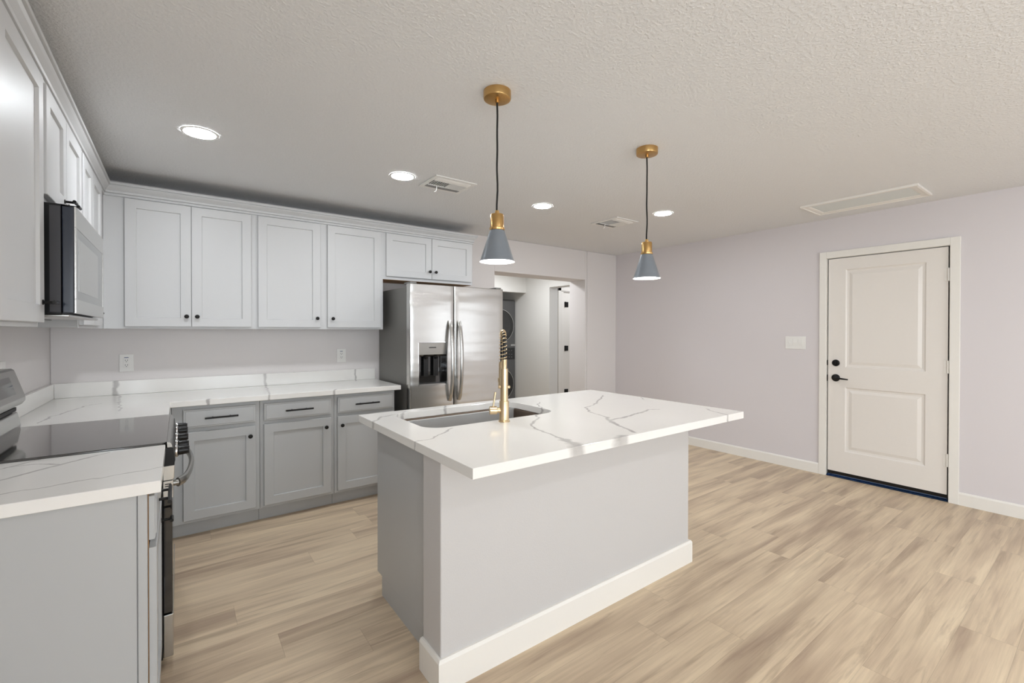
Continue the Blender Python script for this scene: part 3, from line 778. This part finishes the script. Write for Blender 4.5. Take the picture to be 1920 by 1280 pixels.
def arch(s):
    """s from 0 to 1: up from the riser, over, and down to the spray head"""
    z0, z1 = FZ + 0.300, FZ + 0.380
    Ls = (z1 - z0, PI * ar, 0.09); T = sum(Ls); q = s * T
    if q < Ls[0]: return P0 + Vector((0, 0, z0 + q))
    q -= Ls[0]
    if q < Ls[1]:
        a = q / ar; return P0 + dv * (ar * (1 - math.cos(a))) + Vector((0, 0, z1 + ar * math.sin(a)))
    q -= Ls[1]; return P0 + dv * (2 * ar) + Vector((0, 0, z1 - q))
obj('hose', MB().tube([arch(i / 50) for i in range(51)], 0.0075, 14), M_BLKPL, fa, label='black inner hose')
turns, N = 21, 21 * 18
sp = []
for i in range(N + 1):
    s = i / N; p = arch(s); t_ = (arch(min(1, s + 0.004)) - arch(max(0, s - 0.004))).normalized()
    side = Vector((-dv.y, dv.x, 0)); nn = t_.cross(side).normalized(); a = 2 * PI * turns * s
    sp.append(p + (side * math.cos(a) + nn * math.sin(a)) * 0.0125)
obj('spring', MB().tube(sp, 0.0021, 8), M_GOLD, fa)
e_ = arch(1.0)
obj('spray_head', MB().lathe([(0.010, 0.004), (0.014, 0.0), (0.0155, -0.01), (0.0155, -0.095), (0.019, -0.115), (0.0195, -0.135), (0.016, -0.138)], e_, (0, 0, 1), 28), M_GOLD, fa)
arm = MB().tube([P0 + Vector((0, 0, FZ + 0.195)), P0 + dv * 0.130 + Vector((0, 0, FZ + 0.195))], 0.006, 12)
arm.lathe([(0.0165, -0.010), (0.021, -0.010), (0.021, 0.010), (0.0165, 0.010)], P0 + dv * (2 * ar) + Vector((0, 0, FZ + 0.195)), (0, 0, 1), 24, cap=False)
sd = Vector((-dv.y, dv.x, 0))
arm.lathe([(0.006, -0.030), (0.008, -0.027), (0.008, 0.027), (0.006, 0.030)], P0 + Vector((0, 0, FZ + 0.175)), sd, 16)
obj('holder_arm', arm, M_GOLD, fa)
hd = Vector((-0.88, 0.47, 0)); hz = FZ + 0.058
hm = MB().lathe([(0.014, 0.018), (0.014, 0.036), (0.0205, 0.038), (0.0205, 0.072), (0.018, 0.075)], P0 + Vector((0, 0, hz)), hd, 28)
ho = obj('valve', hm, M_GOLD, fa)
la = P0 + hd * 0.056 + Vector((0, 0, hz + 0.018))
obj('lever', MB().tube([la, la + Vector((0.006, 0.0, 0.03)), la + Vector((0.016, 0.004, 0.072))], [0.0042, 0.0048, 0.0058], 12), M_GOLD, ho)

# ------------------------------------------------------------------ refrigerator
RX0, RX1, RXS = 2.238, 3.186, 2.654
RYB, RYD, RYF = -0.03, -0.684, -0.752
rf = thing('refrigerator', 'stainless steel side-by-side refrigerator with ice and water dispenser', 'refrigerator', (RX0, -0.4, 0))
obj('body', MB().box((RX0 + 0.004, RYD + 0.006, 0.02), (RX1 - 0.004, RYB, 1.745)), M_SIDE, rf, bevel=0.004)
obj('gasket', MB().box((RX0 + 0.012, RYD, 0.06), (RX1 - 0.012, RYD + 0.006, 1.755)), M_RUBBER, rf)
def fridge_door(x0, x1, hole=None):
    """door with a gently bowed front, rounded side edges and an optional dispenser pocket"""
    mb = MB(); bm = mb.bm; z0, z1 = 0.075, 1.768
    def yf(x):
        t_ = (x - x0) / (x1 - x0); e = min(t_, 1 - t_) * (x1 - x0)
        r = 0.010; ed = r - math.sqrt(max(0, r * r - (r - min(e, r)) ** 2))
        return RYF + ed - 0.003 * math.sin(PI * t_)
    xs = [x0 + q for q in (0, 0.001, 0.003, 0.006, 0.010)] + [x0 + 0.010 + (x1 - x0 - 0.020) * k / 12 for k in range(1, 12)] + [x1 - q for q in (0.010, 0.006, 0.003, 0.001, 0)]
    zs = [z0, z0 + 0.004] + [z1 - 0.004, z1]
    if hole: xs = sorted(x for x in xs if not any(abs(x - h) < 0.012 for h in hole[:2])) + list(hole[:2]); xs.sort(); zs = sorted(zs + list(hole[2:]))
    g = {}
    for i, x in enumerate(xs):
        for j, z in enumerate(zs):
            y = yf(x) + (0.004 if j in (0, len(zs) - 1) else 0)
            g[i, j] = bm.verts.new((x, y, z))
    for i in range(len(xs) - 1):
        for j in range(len(zs) - 1):
            if hole and hole[0] - 1e-6 <= xs[i] and xs[i + 1] <= hole[1] + 1e-6 and hole[2] - 1e-6 <= zs[j] and zs[j + 1] <= hole[3] + 1e-6: continue
            bm.faces.new((g[i, j], g[i + 1, j], g[i + 1, j + 1], g[i, j + 1]))
    b = [bm.verts.new(c) for c in ((x0, RYD - 0.001, z0), (x1, RYD - 0.001, z0), (x1, RYD - 0.001, z1), (x0, RYD - 0.001, z1))]
    bm.faces.new(b)
    n, m_ = len(xs) - 1, len(zs) - 1
    bm.faces.new([g[i, 0] for i in range(n + 1)] + [b[1], b[0]]); bm.faces.new([g[i, m_] for i in range(n, -1, -1)] + [b[3], b[2]])
    bm.faces.new([g[0, j] for j in range(m_, -1, -1)] + [b[0], b[3]]); bm.faces.new([g[n, j] for j in range(m_ + 1)] + [b[2], b[1]])
    mb.smooth = True
    return mb
DP = (2.318, 2.579, 0.910, 1.274)
dl = obj('door', fridge_door(RX0, RXS - 0.003, DP), M_FRIDGE, rf)
dr_ = obj('door', fridge_door(RXS + 0.003, RX1), M_FRIDGE, rf)
dsp = MB(); y1 = RYF + 0.050; a0, a1, b0, b1 = DP
yi = RYF - 0.002
for q in (((a0, yi, b0), (a0, y1, b0), (a0, y1, b1), (a0, yi, b1)), ((a1, yi, b0), (a1, y1, b0), (a1, y1, b1), (a1, yi, b1)), ((a0, yi, b0), (a1, yi, b0), (a1, y1, b0), (a0, y1, b0)), ((a0, yi, b1), (a1, yi, b1), (a1, y1, b1), (a0, y1, b1)), ((a0, y1, b0), (a1, y1, b0), (a1, y1, b1), (a0, y1, b1))): dsp.quad(*q)
di = obj('dispenser', dsp, M_GLASS, dl)
obj('dispenser_panel', MB().prism([(RYF + 0.000, b1 - 0.004), (RYF + 0.048, b1 - 0.004), (RYF + 0.048, 1.150), (RYF + 0.020, 1.158), (RYF + 0.008, 1.170)], 0, a0 + 0.002, a1 - 0.002), M_STEELD, di)
fmz = MB()
for a, b in (((a0 - 0.004, RYF - 0.006, b0 - 0.004), (a1 + 0.004, RYF - 0.0005, b0 + 0.002)), ((a0 - 0.004, RYF - 0.006, b1 - 0.002), (a1 + 0.004, RYF - 0.0005, b1 + 0.003)), ((a0 - 0.004, RYF - 0.006, b0), (a0, RYF - 0.0005, b1)), ((a1, RYF - 0.006, b0), (a1 + 0.004, RYF - 0.0005, b1))): fmz.box(a, b)
obj('dispenser_bezel', fmz, M_CHROME, di)
pd = MB().box((a0 + 0.055, RYF + 0.018, 0.985), (a0 + 0.095, RYF + 0.024, 1.15)).box((a0 + 0.145, RYF + 0.018, 0.985), (a0 + 0.190, RYF + 0.024, 1.15))
pd.lathe([(0.020, 0), (0.016, -0.02)], (a0 + 0.075, RYF + 0.022, 1.150), (0, 0, 1), 16).lathe([(0.020, 0), (0.016, -0.02)], (a0 + 0.168, RYF + 0.022, 1.150), (0, 0, 1), 16)
obj('dispenser_paddles', pd, M_BLKPL, di)
obj('drip_tray', MB().box((a0 + 0.006, RYF + 0.002, b0 + 0.002), (a1 - 0.006, RYF + 0.045, b0 + 0.010)), M_STEELD, di)
obj('badge', MB().box((2.415, RYF - 0.0015, 1.226), (2.478, RYF - 0.0002, 1.233)), M_SLOT, di)
for xh, dd in ((RXS - 0.046, dl), (RXS + 0.046, dr_)):
    pts = []
    for k in range(25):
        s = k / 24; z = 0.765 + s * 0.690
        pts.append((xh, RYF - 0.010 - 0.052 * math.sin(PI * s) ** 0.6, z))
    h = MB().tube(pts, [0.0165] * 25, 16, flat=(0.55, (0, 1, 0)))
    h.tube([(xh, RYF + 0.003, 0.785), (xh, RYF - 0.026, 0.785)], 0.010, 12).tube([(xh, RYF + 0.003, 1.435), (xh, RYF - 0.026, 1.435)], 0.010, 12)
    obj('handle', h, M_STEEL, dd)
obj('base_grille', MB().box((RX0 + 0.01, RYD - 0.03, 0.012), (RX1 - 0.01, RYD + 0.004, 0.068)), M_RUBBER, rf)
for xa in (RX0 + 0.01, RX1 - 0.07): obj('hinge_cover', MB().box((xa, RYD - 0.05, 1.7685), (xa + 0.06, RYD + 0.08, 1.785)), M_SIDE, rf, bevel=0.004)
for x in (RX0 + 0.06, RX1 - 0.06):
    for y in (-0.62, -0.10): obj('foot', MB().lathe([(0.02, 0), (0.02, 0.024)], (x, y, 0), (0, 0, 1), 16), M_BLKPL, rf)

# ------------------------------------------------------------------ electric range
GY0, GY1 = -1.974, -1.212
rg = thing('electric_range', 'freestanding electric range with black glass cooktop and steel backguard', 'range', (0.35, -1.59, 0))
obj('body', MB().box((0.03, GY0, 0.04), (0.640, GY1, 0.900)), M_BLKPL, rg, bevel=0.003)
ck = MB().prism([(0.092, GY0), (0.640, GY0), (0.655, GY0 + 0.015), (0.655, GY1 - 0.015), (0.640, GY1), (0.092, GY1)], 2, 0.9005, 0.921)
obj('cooktop', ck, M_COOK, rg, bevel=0.003)
fe = MB().prism([(0.655, 0.921), (0.666, 0.918), (0.672, 0.905), (0.672, 0.899), (0.656, 0.899)], 1, GY0 + 0.003, GY1 - 0.003)
obj('front_rim', fe, M_STEELD, rg)
bp = [(0.03, 0.901), (0.098, 0.901), (0.100, 0.935), (0.090, 0.990), (0.072, 1.004), (0.072, 1.016), (0.104, 1.030), (0.116, 1.048), (0.116, 1.064), (0.080, 1.188), (0.070, 1.196), (0.03, 1.196)]
bg = obj('backguard', MB().prism(bp, 1, GY0, GY1), M_STEELD, rg, bevel=0.002)
obj('vent_slot', MB().box((0.068, GY0 + 0.02, 1.002), (0.090, GY1 - 0.02, 1.018)), M_RUBBER, bg)
sl = Vector((0.116 - 0.080, 0, 1.064 - 1.188)).normalized(); nrm = Vector((0.96, 0, 0.28)).normalized()
c0 = Vector((0.098, 0, 1.126)); ds = MB()
q = [c0 + nrm * 0.0015 + sl * s + Vector((0, y, 0)) for s, y in ((-0.040, -1.86), (-0.040, -1.335), (0.040, -1.335), (0.040, -1.86))]
q2 = [p - nrm * 0.006 for p in q]
vs = [ds.bm.verts.new(p) for p in q + q2]
for f in ((0, 1, 2, 3), (7, 6, 5, 4), (0, 4, 5, 1), (1, 5, 6, 2), (2, 6, 7, 3), (3, 7, 4, 0)): ds.bm.faces.new([vs[i] for i in f])
obj('display', ds, M_GLASS, bg)
obj('control_panel', MB().prism([(0.641, 0.826), (0.678, 0.826), (0.682, 0.845), (0.676, 0.897), (0.641, 0.897)], 1, GY0 + 0.002, GY1 - 0.002), M_BLKPL, rg)
obj('control_panel_trim', MB().prism([(0.641, 0.765), (0.672, 0.765), (0.678, 0.772), (0.680, 0.824), (0.641, 0.824)], 1, GY0 + 0.002, GY1 - 0.002), M_STEEL, rg, bevel=0.002)
for y in (-1.885, -1.77, -1.593, -1.415, -1.30):
    kb = MB().lathe([(0.024, 0.0), (0.024, 0.010), (0.0195, 0.012), (0.0175, 0.040), (0.0165, 0.044)], (0.6815, y, 0.863), (1, 0, 0), 28)
    kb.box((0.719, y - 0.003, 0.848), (0.7305, y + 0.003, 0.878))
    kk = obj('knob', kb, M_BLKPL, rg)
    obj('knob_skirt', MB().lathe([(0.0262, 0.001), (0.0262, 0.006), (0.0248, 0.008)], (0.6815, y, 0.863), (1, 0, 0), 28, cap=False), M_CHROME, kk)
od = obj('oven_door', MB().box((0.641, GY0 + 0.004, 0.225), (0.672, GY1 - 0.004, 0.690)), M_GLASS, rg, bevel=0.003)
ob = obj('door_top_band', MB().box((0.641, GY0 + 0.003, 0.692), (0.675, GY1 - 0.003, 0.763)), M_STEEL, od, bevel=0.002)
vsx = MB()
for k in range(3): vsx.box((0.648, GY0 + 0.0020, 0.730 + k * 0.009), (0.668, GY0 + 0.0035, 0.734 + k * 0.009))
obj('vent_slots', vsx, M_SLOT, ob)
hp = []
for k in range(21):
    s = k / 20; y = GY0 + 0.030 + s * (GY1 - GY0 - 0.060)
    hp.append((0.690 + 0.052 * math.sin(PI * s) ** 0.5, y, 0.745 + 0.006 * math.sin(PI * s)))
hh = MB().tube(hp, 0.019, 16, flat=(0.55, (1, 0, 0)))
hh.tube([(0.673, hp[0][1], 0.745), (0.694, hp[0][1], 0.745)], 0.012, 12).tube([(0.673, hp[-1][1], 0.745), (0.694, hp[-1][1], 0.745)], 0.012, 12)
obj('handle', hh, M_STEELD, od)
obj('storage_drawer', MB().box((0.641, GY0 + 0.004, 0.045), (0.674, GY1 - 0.004, 0.218)), M_STEEL, rg, bevel=0.003)
for x in (0.08, 0.60):
    for y in (GY0 + 0.05, GY1 - 0.05): obj('foot', MB().lathe([(0.018, 0), (0.018, 0.042)], (x, y, 0), (0, 0, 1), 14), M_BLKPL, rg)

# ------------------------------------------------------------------ microwave over the range
mw = thing('microwave', 'over-the-range stainless microwave with dark sides, mounted under the cabinet', 'microwave', (0.2, -1.6, 1.42))
MY0, MY1, MZ0, MZ1 = -1.975, -1.232, 1.432, 1.832
obj('body', MB().box((0.005, MY0, MZ0), (0.352, MY1, MZ1)), M_BLKPL, mw, bevel=0.002)
obj('side_trim', MB().box((0.322, MY0 - 0.002, MZ0 + 0.008), (0.350, MY0 - 0.0003, MZ1 - 0.008)), M_MWSIDE, mw)
md_ = obj('door', MB().box((0.354, MY0, MZ0 + 0.004), (0.386, -1.232, MZ1 - 0.006)), M_NAVY, mw, bevel=0.003)
mfz = MB().box((0.3862, MY0, 1.752), (0.392, MY1, MZ1 - 0.004)).box((0.3862, MY0, MZ0 + 0.004), (0.392, MY1, 1.488)).box((0.3862, MY1 - 0.02, 1.488), (0.392, MY1, 1.752)).box((0.3862, MY0, 1.488), (0.392, MY0 + 0.014, 1.752))
obj('door_frame', mfz, M_STEEL, md_, bevel=0.001)
obj('door_glass', MB().box((0.3862, MY0 + 0.014, 1.488), (0.3905, MY1 - 0.02, 1.752)), M_MWGLS, md_)
obj('door_window', MB().box((0.3906, MY0 + 0.06, 1.520), (0.3912, MY1 - 0.18, 1.718)), M_STEEL, md_)
obj('top_vent', MB().prism([(0.30, MZ1), (0.352, MZ1), (0.384, MZ1 - 0.008), (0.372, MZ1 - 0.0005)], 1, MY0 + 0.001, MY1 - 0.001), M_RUBBER, mw)
obj('underside', MB().box((0.02, MY0 + 0.01, MZ0 - 0.010), (0.372, MY1 - 0.01, MZ0 - 0.0005)), M_STEEL, mw, bevel=0.003)
obj('grease_filter', MB().box((0.06, MY0 + 0.08, MZ0 - 0.013), (0.22, -1.65, MZ0 - 0.0105)).box((0.06, -1.56, MZ0 - 0.013), (0.22, MY1 - 0.08, MZ0 - 0.0105)), M_SIDE, mw)

# ------------------------------------------------------------------ pendants
def pendant(x, y, label):
    p = thing('pendant_lamp', label, 'lamp', (x, y, 1.681), 'pendant lamps over the island')
    c = (x, y, 0)
    obj('canopy', MB().lathe([(0.010, 2.389), (0.010, 2.4035), (0.052, 2.4035), (0.060, 2.406), (0.0615, 2.411), (0.0615, 2.4395)], c, (0, 0, 1), 64), M_BRASS, p)
    pts = [(x + 0.0015 * math.sin(k * 1.1), y + 0.0015 * math.cos(k * 0.8), 2.391 - (2.391 - 1.908) * k / 16) for k in range(17)]
    obj('cord', MB().tube(pts, 0.0042, 10), M_CORD, p)
    sh_in = [(0.0305, 1.816), (0.030, 1.810)]
    obj('socket', MB().lathe([(0.033, 1.822), (0.0345, 1.826), (0.0345, 1.832), (0.0305, 1.834), (0.0305, 1.887), (0.0285, 1.8905), (0.0285, 1.893), (0.010, 1.8955), (0.009, 1.910), (0.004, 1.911)], c, (0, 0, 1), 48), M_BRASS, p)
    sh = obj('shade', MB().lathe([(0.030, 1.8225), (0.0335, 1.820), (0.0735, 1.694), (0.0775, 1.6835), (0.0790, 1.6815)], c, (0, 0, 1), 72, cap=False), M_SHADE, p)
    obj('shade_lining', MB().lathe([(0.0780, 1.6815), (0.0760, 1.684), (0.0715, 1.695), (0.0315, 1.819), (0.005, 1.8195)], c, (0, 0, 1), 72, cap=False), M_SHADEIN, sh)
    bl = MB().lathe([(0.012, 1.815), (0.014, 1.79), (0.028, 1.76), (0.032, 1.735), (0.028, 1.712), (0.016, 1.700), (0.001, 1.697)], c, (0, 0, 1), 32)
    obj('bulb', bl, M_BULB, p)
    return p
pendant(1.842, -2.602, 'grey cone pendant lamp with brass socket, the left and nearer one')
pendant(2.905, -2.605, 'grey cone pendant lamp with brass socket, the right and farther one')

# ------------------------------------------------------------------ recessed lights
first = None
for (x, y), lab in zip(((0.790, -1.300), (1.940, -1.307), (3.198, -1.316), (4.232, -1.781)),
                       ('round recessed ceiling light nearest the left cabinets', 'round recessed ceiling light just left of the nearer air vent',
                        'round recessed ceiling light between the two pendant lamps', 'round recessed ceiling light just right of the farther pendant cord')):
    if first is None:
        p = thing('recessed_light', lab, 'ceiling light', (x, y, H), 'recessed ceiling lights')
        obj('trim_ring', MB().lathe([(0.073, -0.001), (0.073, -0.0045), (0.078, -0.006), (0.085, -0.005), (0.088, -0.0005)], (x, y, H), (0, 0, 1), 48, cap=False), M_WHPL, p)
        obj('diffuser', MB().lathe([(0.0735, -0.0005), (0.0735, -0.004)], (x, y, H), (0, 0, 1), 48), M_LAMP, p)
        first = p
    else:
        p = copy_tree(first, (x, y, H)); p['label'] = lab
# further unseen cans, added for their light over the living area behind the camera
for x, y in ((2.2, -5.0), (4.2, -5.0), (2.2, -7.2), (4.2, -7.2)):
    p = copy_tree(first, (x, y, H)); p['label'] = 'unseen round recessed light added over the living area behind the camera'; p['group'] = 'added lights of the living area'

# ------------------------------------------------------------------ ceiling vents and attic hatch
def vent(x0, x1, y0, y1, lab):
    p = thing('ceiling_vent', lab, 'vent', ((x0 + x1) / 2, (y0 + y1) / 2, H), 'ceiling air vents')
    z = H
    fm = MB(); b = 0.030
    fm.box((x0, y0, z - 0.008), (x1, y0 + b, z - 0.0003)).box((x0, y1 - b, z - 0.008), (x1, y1, z - 0.0003)).box((x0, y0 + b, z - 0.008), (x0 + b, y1 - b, z - 0.0003)).box((x1 - b, y0 + b, z - 0.008), (x1, y1 - b, z - 0.0003))
    obj('frame', fm, M_WHPL, p, bevel=0.002)
    obj('duct_shade', MB().box((x0 + b, y0 + b, z - 0.0030), (x1 - b, y1 - b, z - 0.0003)), M_BLKPL, p)  # flat black plate, stands in for the shade inside the duct
    cx, cy = (x0 + x1) / 2, (y0 + y1) / 2
    sl_ = MB()
    def slat_x(xa, xb, y, tilt):
        sl_.prism([(y, z - 0.004), (y + 0.0012, z - 0.004), (y + tilt + 0.0012, z - 0.0125), (y + tilt, z - 0.0125)], 0, xa, xb)
    def slat_y(ya, yb, x, tilt):
        sl_.prism([(x, z - 0.004), (x + 0.0012, z - 0.004), (x + tilt + 0.0012, z - 0.0125), (x + tilt, z - 0.0125)], 1, ya, yb)
    k = x0 + b + 0.012
    while k < cx - 0.008: sl_.box((k, y0 + b + 0.062, z - 0.0085), (k + 0.003, y1 - b - 0.062, z - 0.0035)); k += 0.0165
    k = cx + 0.012
    while k < x1 - b - 0.010: slat_y(y0 + b + 0.062, y1 - b - 0.062, k, 0.011); k += 0.0115
    for j in range(5): slat_x(x0 + b, x1 - b, y0 + b + 0.004 + j * 0.0115, 0.0105)
    for j in range(5): slat_x(x0 + b, x1 - b, y1 - b - 0.006 - j * 0.0115, -0.0105)
    sl_.box((cx - 0.003, y0 + b + 0.06, z - 0.012), (cx + 0.003, y1 - b - 0.06, z - 0.003))
    sl_.box((x0 + b, y0 + b + 0.058, z - 0.012), (x1 - b, y0 + b + 0.062, z - 0.003)).box((x0 + b, y1 - b - 0.062, z - 0.012), (x1 - b, y1 - b - 0.058, z - 0.003))
    obj('slats', sl_, M_WHPL, p)
    lx = x0 + 0.10
    obj('damper_lever', MB().tube([(lx, y1 - 0.095, z - 0.010), (lx, y1 - 0.092, z - 0.035), (lx - 0.004, y1 - 0.088, z - 0.050), (lx - 0.016, y1 - 0.086, z - 0.053)], 0.0035, 10), M_WHPL, p)
vent(2.112, 2.440, -1.480, -1.193, 'square white ceiling air vent nearer the kitchen cabinets')
vent(3.985, 4.300, -1.460, -1.125, 'square white ceiling air vent farther off near the hall opening')

hx0, hx1, hy0, hy1 = 4.975, 5.385, -3.385, -2.620
ht = thing('attic_hatch', 'rectangular white attic hatch in the ceiling above the entry door', 'hatch', ((hx0 + hx1) / 2, (hy0 + hy1) / 2, H))
fm = MB(); b = 0.055
def ring_prof(x0, x1, y0, y1, prof):
    mb = MB(); bm = mb.bm; rr = []
    for i, z in prof: rr.append([bm.verts.new(c) for c in ((x0 + i, y0 + i, z), (x1 - i, y0 + i, z), (x1 - i, y1 - i, z), (x0 + i, y1 - i, z))])
    for a, c in zip(rr, rr[1:] + rr[:1]):
        for k in range(4): bm.faces.new((a[k], a[(k + 1) % 4], c[(k + 1) % 4], c[k]))
    return mb
obj('casing', ring_prof(hx0, hx1, hy0, hy1, [(0, H - 0.0003), (0, H - 0.016), (0.012, H - 0.018), (0.016, H - 0.013), (0.040, H - 0.012), (b, H - 0.008), (b, H - 0.0003)]), M_TRIM, ht)
obj('panel', MB().box((hx0 + b, hy0 + b, H - 0.0055), (hx1 - b, hy1 - b, H - 0.0005)), M_PANEL, ht)

# ------------------------------------------------------------------ outlets and switch
def outlet(x, z, lab):
    p = thing('wall_outlet', lab, 'outlet', (x, 0, z), 'wall outlets above the counter')
    w, h = 0.040, 0.062
    obj('plate', MB().box((x - w, -0.0065, z - h), (x + w, -0.0005, z + h)), M_WHPL, p, bevel=0.002)
    rc = obj('receptacle', MB().box((x - 0.0175, -0.0090, z - 0.034), (x + 0.0175, -0.0065, z + 0.034)), M_WHPL, p, bevel=0.001)
    s = MB()
    for zz in (z + 0.016, z - 0.018):
        s.box((x - 0.0075, -0.0094, zz - 0.001), (x - 0.0050, -0.0090, zz + 0.008)).box((x + 0.0050, -0.0094, zz - 0.001), (x + 0.0075, -0.0090, zz + 0.008))
        s.lathe([(0.0026, 0), (0.0026, 0.0004)], (x, -0.0090, zz - 0.007), (0, -1, 0), 12)
    obj('slots', s, M_SLOT, rc)
    obj('reset_mark', MB().box((x - 0.012, -0.0070, z + 0.036), (x + 0.012, -0.0065, z + 0.041)), plain('blue_grey_print', rgb(96, 106, 140), 0.5), p)
outlet(0.391, 1.139, 'white wall outlet on the back wall above the left end of the counter')
outlet(1.895, 1.146, 'white wall outlet on the back wall near the refrigerator')
ol = thing('wall_outlet', 'white wall outlet on the left wall, half hidden behind the range backguard', 'outlet', (0, -1.03, 1.158), 'wall outlets above the counter')
obj('plate', MB().box((0.0005, -1.072, 1.092), (0.0065, -0.990, 1.222)), M_WHPL, ol, bevel=0.002)
obj('receptacle', MB().box((0.0065, -1.048, 1.122), (0.0090, -1.013, 1.192)), M_WHPL, ol, bevel=0.001)
sw = thing('light_switch', 'white three-gang light switch plate on the wall left of the entry door', 'switch', (W, -2.316, 1.258))
obj('plate', MB().box((W - 0.0065, -2.409, 1.195), (W - 0.0005, -2.223, 1.322)), M_WHPL, sw, bevel=0.002)
for yc in (-2.262,): obj('toggle', MB().box((W - 0.014, yc - 0.005, 1.250), (W - 0.0065, yc + 0.005, 1.268)).box((W - 0.0080, yc - 0.017, 1.225), (W - 0.0066, yc + 0.017, 1.292)), M_WHPL, sw, bevel=0.001)
for yc in (-2.316, -2.364): obj('rocker', MB().prism([(W - 0.0066, 1.226), (W - 0.0085, 1.226), (W - 0.0115, 1.258), (W - 0.0085, 1.291), (W - 0.0066, 1.291)], 1, yc - 0.0168, yc + 0.0168), M_WHPL, sw)
